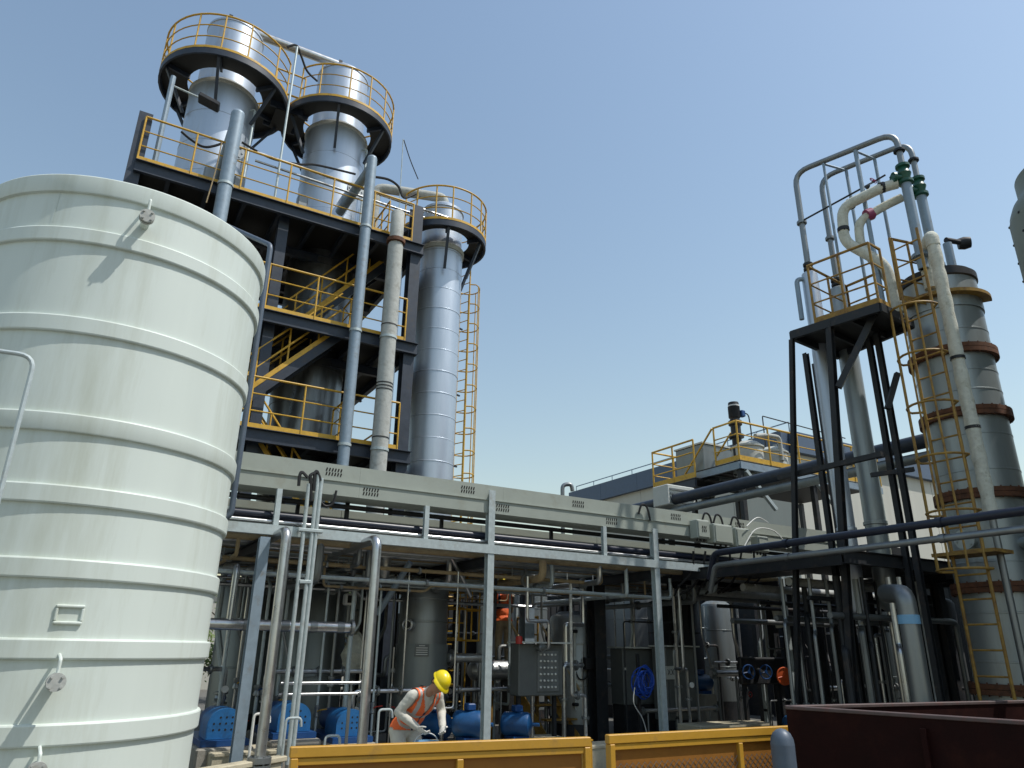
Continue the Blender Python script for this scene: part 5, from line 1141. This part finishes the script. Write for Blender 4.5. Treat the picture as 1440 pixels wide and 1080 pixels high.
for i, (px, dd) in enumerate(rz):
    q = onD(px, 900, 10.9 + dd * .6); r = rg.choice((.02, .03, .045, .055))
    t = thing('skid_tube', 'upright tube in the dark skid at right, %s from the left' % ORD[i], 'pipe', (q.x, q.y, 0), 'upright tubes in the right hand skid')
    build('tube_run', MB().tube([(q.x, q.y, 0), (q.x, q.y, 1.3 + dd * .4), (q.x + .15, q.y + .1, 1.35 + dd * .4), (q.x + .15, q.y + .1, 2.8)], r, 9, .06), rg.choice(('stainless', 'stainless_dull', 'dark_steel', 'grey_lagging')), t)
    build('joint', MB().flange((q.x, q.y, .9), ZZ, r * 1.9, .035), 'stainless_dull', t)
sk = thing('skid_deck', 'dark grating deck over the skid under the right hand unit', 'deck', (12.2, 9.4, 3.0))
for i in range(5):
    for j in range(2):
        if i >= 2 and j == 1: continue
        build('grating_panel', MB().box((10.3 + .98 * i, 8.0 + 2.1 * j, 3.06), (.96, 2.06, .04)), 'grating', sk, smooth=False)
for y in (6.95, 11.15): build('edge_beam', MB().hbeam((9.8, y, 3.02), (14.8, y, 3.02), .1, .2, .012), 'dark_steel', sk, smooth=False)
for x_ in (9.82, 14.7): build('edge_beam', MB().hbeam((x_, 7.0, 3.0), (x_, 11.1, 3.0), .1, .2, .012), 'dark_steel', sk, smooth=False)
rg = random.Random(31)
for i in range(16):
    Y = 10.9 - i * .22; q = onY(1122 + i * 11 + rg.uniform(-5, 5), 900, max(8.4, Y)); r = rg.choice((.014, .02, .03)); z = rg.uniform(.9, 2.2)
    t = thing('skid_pipework', 'small bent pipe in front of the dark skid, %s from the left' % ORD[i], 'pipe', (q.x, q.y, 0), 'small pipes before the dark skid')
    build('pipe_run', MB().tube([(q.x, q.y, .05), (q.x, q.y, z), (q.x + rg.uniform(.2, .6), q.y + .2, z), (q.x + .5, q.y + .4, z + .3), (q.x + .5, q.y + .4, 2.9)], r, 8, .06), rg.choice(('stainless', 'dark_steel', 'stainless_dull', 'dark_steel')), t)
    build('union', MB().flange((q.x, q.y, z * .6), ZZ, r * 2 + .01, .03, 4), 'stainless_dull', t)
    build('valve', MB().lathe((q.x, q.y, z * .35), [(r, -.08), (r * 2.4, -.07), (r * 2.4, -.05), (r * 1.6, 0), (r * 2.4, .05), (r * 2.4, .07), (r, .08)], 12).torus((q.x, q.y - .12, z * .35), .05, .008, V((0, 1, 0)), 14, 6), 'dark_steel', t)
# yellow caged ladder and yellow steps in the middle
q = onY(648, 880, 13.2)
yl = thing('caged_ladder', 'yellow caged ladder right of the grey vessel', 'ladder', (q.x, 13.2, 0))
ladder(yl, (q.x - .1, 13.2, .3), (q.x - .1, 13.2, 3.4), (1, 0, 0), (.1, -1, 0), .42, 1.5, 'yellow_paint', .28, .55, .36, .022, 5)
# valve box by the foliage
q = onY(492, 843, 12.3); vb = thing('valve_positioner', 'small white square valve positioner with a dark face', 'instrument', (q.x, 12.3, q.z - .2))
build('case', MB().box(q, (.2, .16, .19), bev=.02), 'label_white', vb, smooth=False); build('dial', MB().box(q + V((-.01, -.085, 0)), (.11, .012, .12)), 'slot_dark', vb, smooth=False)
build('yoke', MB().cyl(q - ZZ * .08, q - ZZ * .6, .03, 10).flange(q - ZZ * .5, ZZ, .12, .04), 'stainless_dull', vb)
# white plastic wrapped bundle
q = onY(500, 915, 12.4); wb = MB(); rg = random.Random(2)
wb.lathe(q - ZZ * .3, [(.12, 0), (.2, .1), (.22, .25), (.17, .4), (.1, .55), (.001, .6)], 14)
for k, p in enumerate(wb.v): wb.v[k] = p + V((rg.uniform(-.03, .03), rg.uniform(-.03, .03), rg.uniform(-.02, .02)))
tag(build('wrapped_fitting', wb, 'white_lagging', angle=20), 'pale cloth wrapped fitting left of the second gooseneck', 'fitting')
# small bent tubes near the front
for i, (px, py, lb) in enumerate(((360, 1004, 'small white bent tube beside the first gooseneck'), (405, 1010, 'small grey bent tube behind the conduits'), (535, 998, 'small grey bent tube left of the stooping worker'), (460, 1035, 'low bent tube loop behind the fence corner'))):
    q = onY(px, py, 9.7); pipe('bent_tube', lb, [(q.x - .02, 9.7, .3), (q.x - .02, 9.7, q.z), (q.x + .16, 9.7, q.z), (q.x + .17, 9.7, q.z - .1)], .016, 'label_white' if i == 0 else 'galvanised', .05, 8)

# dark corrugated walls added so gaps behind the plant read dark
sh_ = thing('dark_backdrop', 'dark corrugated shed wall added far behind the rack at right to darken the gaps', 'backdrop', (12.5, 17.9, 0))
for k in range(12):
    x_ = 8.4 + k * .8; b_ = MB()
    for q_ in range(8): b_.box((x_ + q_ * .1 + .05, 17.9 + (.02 if q_ % 2 else 0), 1.6), (.0995, .04, 3.2))
    build('wall_sheet', b_, 'corrugated_dark', sh_, smooth=False)
build('roof_sheet', MB().box((13.1, 19.4, 3.25), (9.8, 3.2, .06)), 'corrugated_dark', sh_, smooth=False)
sh2 = thing('dark_backdrop', 'low dark corrugated shed added behind the right hand unit to darken the view', 'backdrop', (18.2, 10, 0))  # second dark wall, added so the lower right reads as shade
for k in range(18):
    y_ = 2.5 + k * .8; b_ = MB()
    for q_ in range(8): b_.box((18.0 + (.02 if q_ % 2 else 0), y_ + q_ * .1 + .05, 1.7), (.04, .0995, 3.4))
    build('wall_sheet', b_, 'corrugated_dark', sh2, smooth=False)
build('roof_sheet', MB().box((19.6, 9.7, 3.45), (3.4, 14.6, .06)), 'corrugated_dark', sh2, smooth=False)
# maze of small-bore bent pipework under the rack
rg = random.Random(77); mz = []
for i in range(44):
    px = 318 + i * 21.5 + rg.uniform(-10, 10); mz.append((px, rg.uniform(10.7, 14.6)))
mz.sort()
for i, (px, Y) in enumerate(mz):
    q = onY(px, 900, Y); x_, z = q.x, rg.uniform(.7, 2.3); r = rg.choice((.014, .018, .022, .03, .04)); m = rg.choice(('stainless', 'stainless', 'stainless_dull', 'galvanised', 'dark_steel', 'foil_lagging'))
    t = thing('bent_pipework', 'small bore bent pipe in the maze under the rack, %s from the left' % ORD[i], 'pipe', (x_, Y, 0), 'small bore pipes under the rack')
    pts = [V((x_, Y, .05)), V((x_, Y, z))]; p = pts[-1].copy()
    for k in range(rg.randint(2, 4)):
        d = rg.choice((V((1, 0, 0)), V((-1, 0, 0)), V((0, 1, 0)), V((0, -1, 0)), ZZ, -ZZ)) * rg.uniform(.25, .7); p = p + d; p.z = min(2.7, max(.4, p.z)); p.y = max(10.6, p.y)
        if (p - pts[-1]).length > .1: pts.append(p.copy())
    pts.append(V((p.x, p.y, 2.8)))
    build('pipe_run', MB().tube(pts, r, 8, .06), m, t)
    for k in range(2):
        a_, b_ = pts[k], pts[k + 1]; c_ = a_.lerp(b_, .6); d_ = (b_ - a_).normalized(); build('union', MB().flange(c_, d_, r * 2 + .008, .03, 4), 'stainless_dull', t)
    if i % 3 == 0:
        c_ = pts[0].lerp(pts[1], .75); build('gauge', MB().lathe(c_ + V((0, -.09, .05)), [(.001, .0), (.045, 0), (.05, .01), (.05, .03), (.001, .03)], 16, V((0, -1, 0))).cyl(c_, c_ + V((0, -.08, .05)), .008, 6), 'label_white', t)

# ================================================================== PEOPLE
def capsule(b, p0, p1, r0, r1, n=14, sx=1.0):
    """tapered rounded limb"""
    p0, p1 = V(p0), V(p1); d = (p1 - p0).normalized(); L = (p1 - p0).length
    pr = [(.001, -r0)] + [(r0 * math.cos(a), r0 * math.sin(a)) for a in (R(-60), R(-30))] + [(r0, 0), (r1, L)] + [(r1 * math.cos(a), L + r1 * math.sin(a)) for a in (R(30), R(60))] + [(.001, L + r1)]
    b.lathe(p0, pr, n, d)
def ellip(b, c, rx, ry, rz, ax=None, n=16):
    c = V(c); X, Y, Z = ax if ax else (V((1, 0, 0)), V((0, 1, 0)), ZZ); vs = []; m = 10
    for i in range(1, m):
        t = math.pi * i / m
        for j in range(n):
            a = 2 * math.pi * j / n; vs.append(c + X * (rx * math.sin(t) * math.cos(a)) + Y * (ry * math.sin(t) * math.sin(a)) - Z * (rz * math.cos(t)))
    k = len(vs); vs += [c - Z * rz, c + Z * rz]
    fs = [(i * n + j, i * n + (j + 1) % n, (i + 1) * n + (j + 1) % n, (i + 1) * n + j) for i in range(m - 2) for j in range(n)]
    fs += [(k, (j + 1) % n, j) for j in range(n)] + [(k + 1, (m - 2) * n + j, (m - 2) * n + (j + 1) % n) for j in range(n)]
    b.add(vs, fs)
def remesh(mb, vox=.013, smooth_it=4):
    me = bpy.data.meshes.new('tmp'); me.from_pydata([tuple(p) for p in mb.v], [], mb.f); o = bpy.data.objects.new('tmp', me); col.objects.link(o)
    m = o.modifiers.new('r', 'REMESH'); m.mode = 'VOXEL'; m.voxel_size = vox
    s = o.modifiers.new('s', 'SMOOTH'); s.iterations = smooth_it; s.factor = .6
    dg = bpy.context.evaluated_depsgraph_get(); ev = o.evaluated_get(dg); e = ev.to_mesh()
    vs = [v.co.copy() for v in e.vertices]; fs = [tuple(p.vertices) for p in e.polygons]; ns = [v.normal.copy() for v in e.vertices]
    ev.to_mesh_clear(); bpy.data.objects.remove(o); bpy.data.meshes.remove(me)
    return vs, fs, ns
def sub_shell(vs, fs, ns, keep, off):
    """garment: the part of the body surface that passes keep(), pushed out along the normals"""
    used = {}; out = MB(); nf = []
    for f in fs:
        if all(keep(vs[i]) for i in f): nf.append(f)
    for f in nf:
        for i in f:
            if i not in used: used[i] = len(out.v); out.v.append(vs[i] + ns[i] * off)
    out.f = [tuple(used[i] for i in f) for f in nf]; out.mi = [0] * len(out.f); return out
def make_person(lb, loc, face, bend, arms, legs, vest_m, suit_m, hat, head_turn=0, head_dir=None, hand_curl=1.0, zband=(.10, .27), wrinkle=.006):
    """local frame: +Y = facing, +X = person's right hand side; returns the empty"""
    loc = V(loc); fy = V(face).normalized(); fx = fy.cross(ZZ)
    def Wd(p): return loc + fx * p[0] + fy * p[1] + ZZ * p[2]
    hipz = legs['hip']
    H = V((0, 0, hipz)); sp = V((0, math.sin(bend), math.cos(bend)))          # spine direction
    fn = V((0, math.cos(bend), -math.sin(bend)))                              # chest normal
    b = MB(); X = V((1, 0, 0))
    ellip(b, H, .165, .125, .14, (X, fn, sp)); ellip(b, H + sp * .17, .155, .115, .16, (X, fn, sp)); ellip(b, H + sp * .36, .185, .125, .19, (X, fn, sp))
    sh = H + sp * .48
    capsule(b, sh + X * -.15, sh + X * .15, .065, .065); capsule(b, sh, sh + sp * .08 + fn * .02, .06, .055)
    hands = []
    for s, (el, wr) in zip((1, -1), arms):
        S = sh + X * (.19 * s) - sp * .01; el, wr = V(el), V(wr)
        capsule(b, S, el, .062, .05); capsule(b, el, wr, .052, .040); hands.append((S, el, wr, s))
    for s, (kn, an) in zip((1, -1), legs['p']):
        hp_ = H + X * (.095 * s) - ZZ * .04; kn, an = V(kn), V(an)
        capsule(b, hp_, kn, .098, .07); capsule(b, kn, an, .07, .055)
    vs, fs, ns = remesh(b, .011, 7)
    for i in range(len(vs)):
        w_ = noise.noise(vs[i] * 14) * wrinkle + noise.noise(vs[i] * 31) * wrinkle * .5; vs[i] = vs[i] + ns[i] * w_
    t = thing('person', lb, 'person', loc, None)
    def put(name, m, mat_, par, **k):
        m.v = [Wd(p) for p in m.v]; return build(name, m, mat_, par, **k)
    body = MB(); body.v = list(vs); body.f = list(fs); body.mi = [0] * len(fs)
    bo = put('body', body, suit_m, t, angle=180)
    # vest
    def keep(p):
        d = p - H; u = d.dot(sp); lat = abs(d.x)
        if not (-.02 < u < .60) or p.z < H.z - .03: return False
        if lat > .185 - max(0, u - .42) * .2: return False
        if u > .34 and d.dot(fn) > .02 and lat < (u - .34) * .42: return False     # V neckline
        if u > .52 and lat < .07: return False
        return (d - sp * u).length < .235
    vest = sub_shell(vs, fs, ns, keep, .012)
    vm = []
    for f in vest.f:
        c_ = sum((vest.v[i] for i in f), V((0, 0, 0))) / len(f); d = c_ - H; u = d.dot(sp); lat = abs(d.x); k = 0
        if zband[0] - .022 < u < zband[0] + .022 or (len(zband) > 1 and zband[1] - .022 < u < zband[1] + .022): k = 1
        if u > .29 and .10 < lat < .14: k = 1
        if d.dot(fn) > .03 and lat < .012: k = 2
        vm.append(k)
    vest.mi = vm; put('safety_vest', vest, [vest_m, 'vest_band' if zband[0] < .2 else 'vest_navy', 'vest_navy'], t, angle=180)
    # head with face
    nb = sh + sp * .09 + fn * .03
    hd_dir = (sp * .55 + V((0, .62, .25))).normalized() if bend > .3 else (sp + V((0, .05, .1))).normalized()
    hf = V((0, 1, 0)); hf = (hf - hd_dir * hf.dot(hd_dir)).normalized()
    if bend > .3: hf = (fn * .95 + sp * .1); hf = (hf - hd_dir * hf.dot(hd_dir)).normalized()
    rot = Matrix.Rotation(head_turn, 3, hd_dir); hf = rot @ hf; hx = hf.cross(hd_dir)
    if head_dir:
        loc_ = lambda w_: V((w_.dot(fx), w_.dot(fy), w_.z))
        hd_dir = loc_(head_dir[0]).normalized(); hf = loc_(head_dir[1]); hf = (hf - hd_dir * hf.dot(hd_dir)).normalized(); hx = hf.cross(hd_dir)
    hc = nb + hd_dir * .135
    hb = MB(); ellip(hb, hc + hd_dir * .02, .074, .092, .10, (hx, hf, hd_dir)); ellip(hb, hc - hd_dir * .045 + hf * .02, .058, .068, .075, (hx, hf, hd_dir))
    capsule(hb, nb - hd_dir * .03, hc - hd_dir * .04, .052, .05)
    ellip(hb, hc - hd_dir * .02 + hf * .095, .013, .022, .022, (hx, hf, hd_dir)); ellip(hb, hc - hd_dir * .062 + hf * .082, .024, .012, .009, (hx, hf, hd_dir)); ellip(hb, hc - hd_dir * .098 + hf * .07, .022, .018, .016, (hx, hf, hd_dir))
    for s in (-1, 1): ellip(hb, hc + hx * (.076 * s) - hd_dir * .01 - hf * .01, .012, .022, .032, (hx, hf, hd_dir)); ellip(hb, hc + hx * (.03 * s) + hd_dir * .022 + hf * .082, .024, .012, .008, (hx, hf, hd_dir))
    v2, f2, n2 = remesh(hb, .007, 3); m2 = MB(); m2.v = v2; m2.f = f2; m2.mi = [0] * len(f2)
    ho = put('head', m2, 'skin', t, angle=180)
    for s in (-1, 1):
        e = MB(); ellip(e, hc + hx * (.03 * s) + hd_dir * .004 + hf * .084, .012, .007, .007, (hx, hf, hd_dir)); put('eye', e, 'boot', ho)
    hr = sub_shell(v2, f2, n2, lambda p: (p - hc).dot(hf) < .035 - max(0, -(p - hc).dot(hd_dir)) * .9 and (p - hc).dot(hd_dir) > -.075 and abs((p - hc).dot(hx)) < .079, .008); put('hair', hr, 'hair', ho, angle=180)
    # helmet
    if hat:
        hm = MB(); X_, Y_, Z_ = hx, hf, hd_dir; c0_ = hc + hd_dir * .035; n = 28; rows = []
        for i in range(8):
            a = R(90 * i / 7); rows.append((math.cos(a), math.sin(a)))
        vs_ = []
        for (cr_, sr_) in rows:
            for j in range(n):
                a = 2 * math.pi * j / n; k = 1 + .03 * (abs(math.cos(a)) < .25) * (math.sin(a) > -2)
                vs_.append(c0_ + X_ * (.098 * cr_ * math.cos(a)) + Y_ * (.118 * cr_ * math.sin(a)) + Z_ * (.108 * sr_ * k))
        fs_ = [(i * n + j, i * n + (j + 1) % n, (i + 1) * n + (j + 1) % n, (i + 1) * n + j) for i in range(7) for j in range(n)]
        hm.add(vs_, fs_); he = put('hard_hat', hm, hat, t, angle=60)
        br = MB(); vb_ = []
        for rr_, dz in ((1.0, .004), (1.18, -.010), (1.18, -.016), (1.0, -.004)):
            for j in range(n):
                a = 2 * math.pi * j / n; ext = 1 + (rr_ - 1) * (1.6 if math.sin(a) > .2 else .45)
                vb_.append(c0_ + X_ * (.098 * ext * math.cos(a)) + Y_ * (.118 * ext * math.sin(a)) + Z_ * (dz - (.012 if math.sin(a) > .2 and rr_ > 1 else 0)))
        br.add(vb_, [(i * n + j, i * n + (j + 1) % n, ((i + 1) % 4) * n + (j + 1) % n, ((i + 1) % 4) * n + j) for i in range(4) for j in range(n)]); put('brim', br, hat, he, angle=60)
    # gloved hands with five fingers
    for S, el, wr, s in hands:
        d = (wr - el).normalized(); side = V((0, 1, 0)); side = (side - d * side.dot(d)).normalized(); pal = d.cross(side) * s
        g = MB(); ellip(g, wr + d * .045, .022, .042, .055, (pal, side, d)); capsule(g, wr - d * .03, wr + d * .02, .034, .03)
        for k, (o_, L_) in enumerate(((-.03, .06), (-.010, .075), (.012, .08), (.032, .072))):
            p0 = wr + d * .085 + side * o_; p1 = p0 + d * L_ * .5 - pal * (.01 * hand_curl); p2 = p1 + (d * .35 - pal * .75 * hand_curl).normalized() * L_ * .5
            capsule(g, p0 - d * .02, p1, .0098, .0092, 8); capsule(g, p1, p2, .0092, .008, 8)
        p0 = wr + d * .03 + side * .035; p1 = p0 + (side * .6 + d * .7 - pal * .3).normalized() * .045; p2 = p1 + (d * .8 - pal * .5).normalized() * .03
        capsule(g, p0, p1, .013, .011, 8); capsule(g, p1, p2, .011, .009, 8)
        v3, f3, n3 = remesh(g, .0055, 2); m3 = MB(); m3.v = v3; m3.f = f3; m3.mi = [0] * len(f3); put('glove', m3, 'glove', t, angle=180)
    for s, (kn, an) in zip((1, -1), legs['p']):
        an = V(an); bt_ = MB(); capsule(bt_, an + ZZ * .06, an - ZZ * .02, .062, .058); capsule(bt_, an + V((0, -.02, -.05)), an + V((0.01 * s, .14, -.06)), .045, .042)
        v4, f4, n4 = remesh(bt_, .012, 2); m4 = MB(); m4.v = v4; m4.f = f4; m4.mi = [0] * len(f4); put('boot', m4, 'boot', t, angle=180)
    return t, [Wd(h[2]) for h in hands]

# stooping worker in front of the rack
g = onD(570, 1000, 9.0); ws_ = V((g.x, g.y, 0))
face = (-fh * .68 + rt0 * .73)
tP, hn = make_person('worker in pale coveralls, orange vest and yellow hard hat stooping behind the fence', ws_, face, R(44),
    [((.28, .22, .99), (.16, .40, .85)), ((-.28, .30, .98), (-.14, .48, .84))],
    {'hip': .82, 'p': [((.13, .10, .50), (.14, -.02, .10)), ((-.13, .14, .50), (-.16, .02, .10))]}, 'vest_orange', 'coverall', 'helmet_yellow', head_dir=(rt0 * .70 + ZZ * .62 - fh * .30, -ZZ * .62 - fh * .62 + rt0 * .45))
# pail in the worker's hands
q = (hn[0] + hn[1]) / 2 - ZZ * .40 + rt0 * -.03
pl = thing('pail', 'light blue plastic pail held by the stooping worker', 'pail', q)
build('bucket', MB().lathe(q, [(.001, 0), (.10, 0), (.135, .24), (.145, .245), (.145, .26), (.13, .26), (.097, .012), (.001, .012)], 28), 'bucket_blue', pl)
hv = (hn[1] - hn[0]); hv.z = 0; hv.normalize()
build('handle', MB().tube([q + ZZ * .24 + hv * (.14 * math.cos(a)) + ZZ * (.10 * math.sin(a)) for a in [math.pi * i / 14 for i in range(15)]], .006, 6), 'label_white', pl)

# worker on the yellow steps, seen from behind
p = onY(712, 858, 13.1); zf = 1.27
st = thing('access_steps', 'yellow access steps with a small landing in the middle of the plant', 'steps', (p.x, 13.1, 0))
build('landing', MB().box((p.x + .1, 13.3, zf - .03), (1.1, .9, .05)), 'grating', st, smooth=False)
for x_ in (-.4, .6):
    for y_ in (12.9, 13.7): build('leg', MB().beam((p.x + x_, y_, 0), (p.x + x_, y_, zf - .05), .06, .06, V((1, 0, 0))), 'yellow_worn', st, smooth=False)
for s in (.0, .7):
    build('stringer', MB().beam((p.x - .1 + s, 12.85, zf - .05), (p.x + .35 + s, 12.1, .02), .04, .16), 'yellow_worn', st, smooth=False)
    build('stair_rail', MB().tube([(p.x - .1 + s, 12.85, zf + .95), (p.x + .35 + s, 12.1, .95)], .024, 8), 'tan_lagging', st)
for i in range(4): build('tread', MB().box((p.x + .25 + .45 * (i + .5) / 4, 12.85 - .75 * (i + .5) / 4, zf - .1 - i * .24), (.68, .2, .03)), 'yellow_worn', st, smooth=False)
handrail(st, [(p.x + .62, 12.9, zf), (p.x + .62, 13.7, zf)], 'yellow_worn', h=1.0, spacing=.4, toe=0)
make_person('worker seen from behind in an orange vest standing on the yellow steps', (p.x, 13.2, zf), (fh * .9 + rt0 * -.4), R(6),
    [((.25, .22, 1.12), (.18, .42, 1.22)), ((-.28, .20, 1.10), (-.2, .40, 1.25))],
    {'hip': .92, 'p': [((.10, .05, .50), (.11, .0, .10)), ((-.10, .03, .50), (-.12, -.02, .10))]}, 'vest_orange', 'coverall_tan', 'helmet_yellow', zband=(.24,))
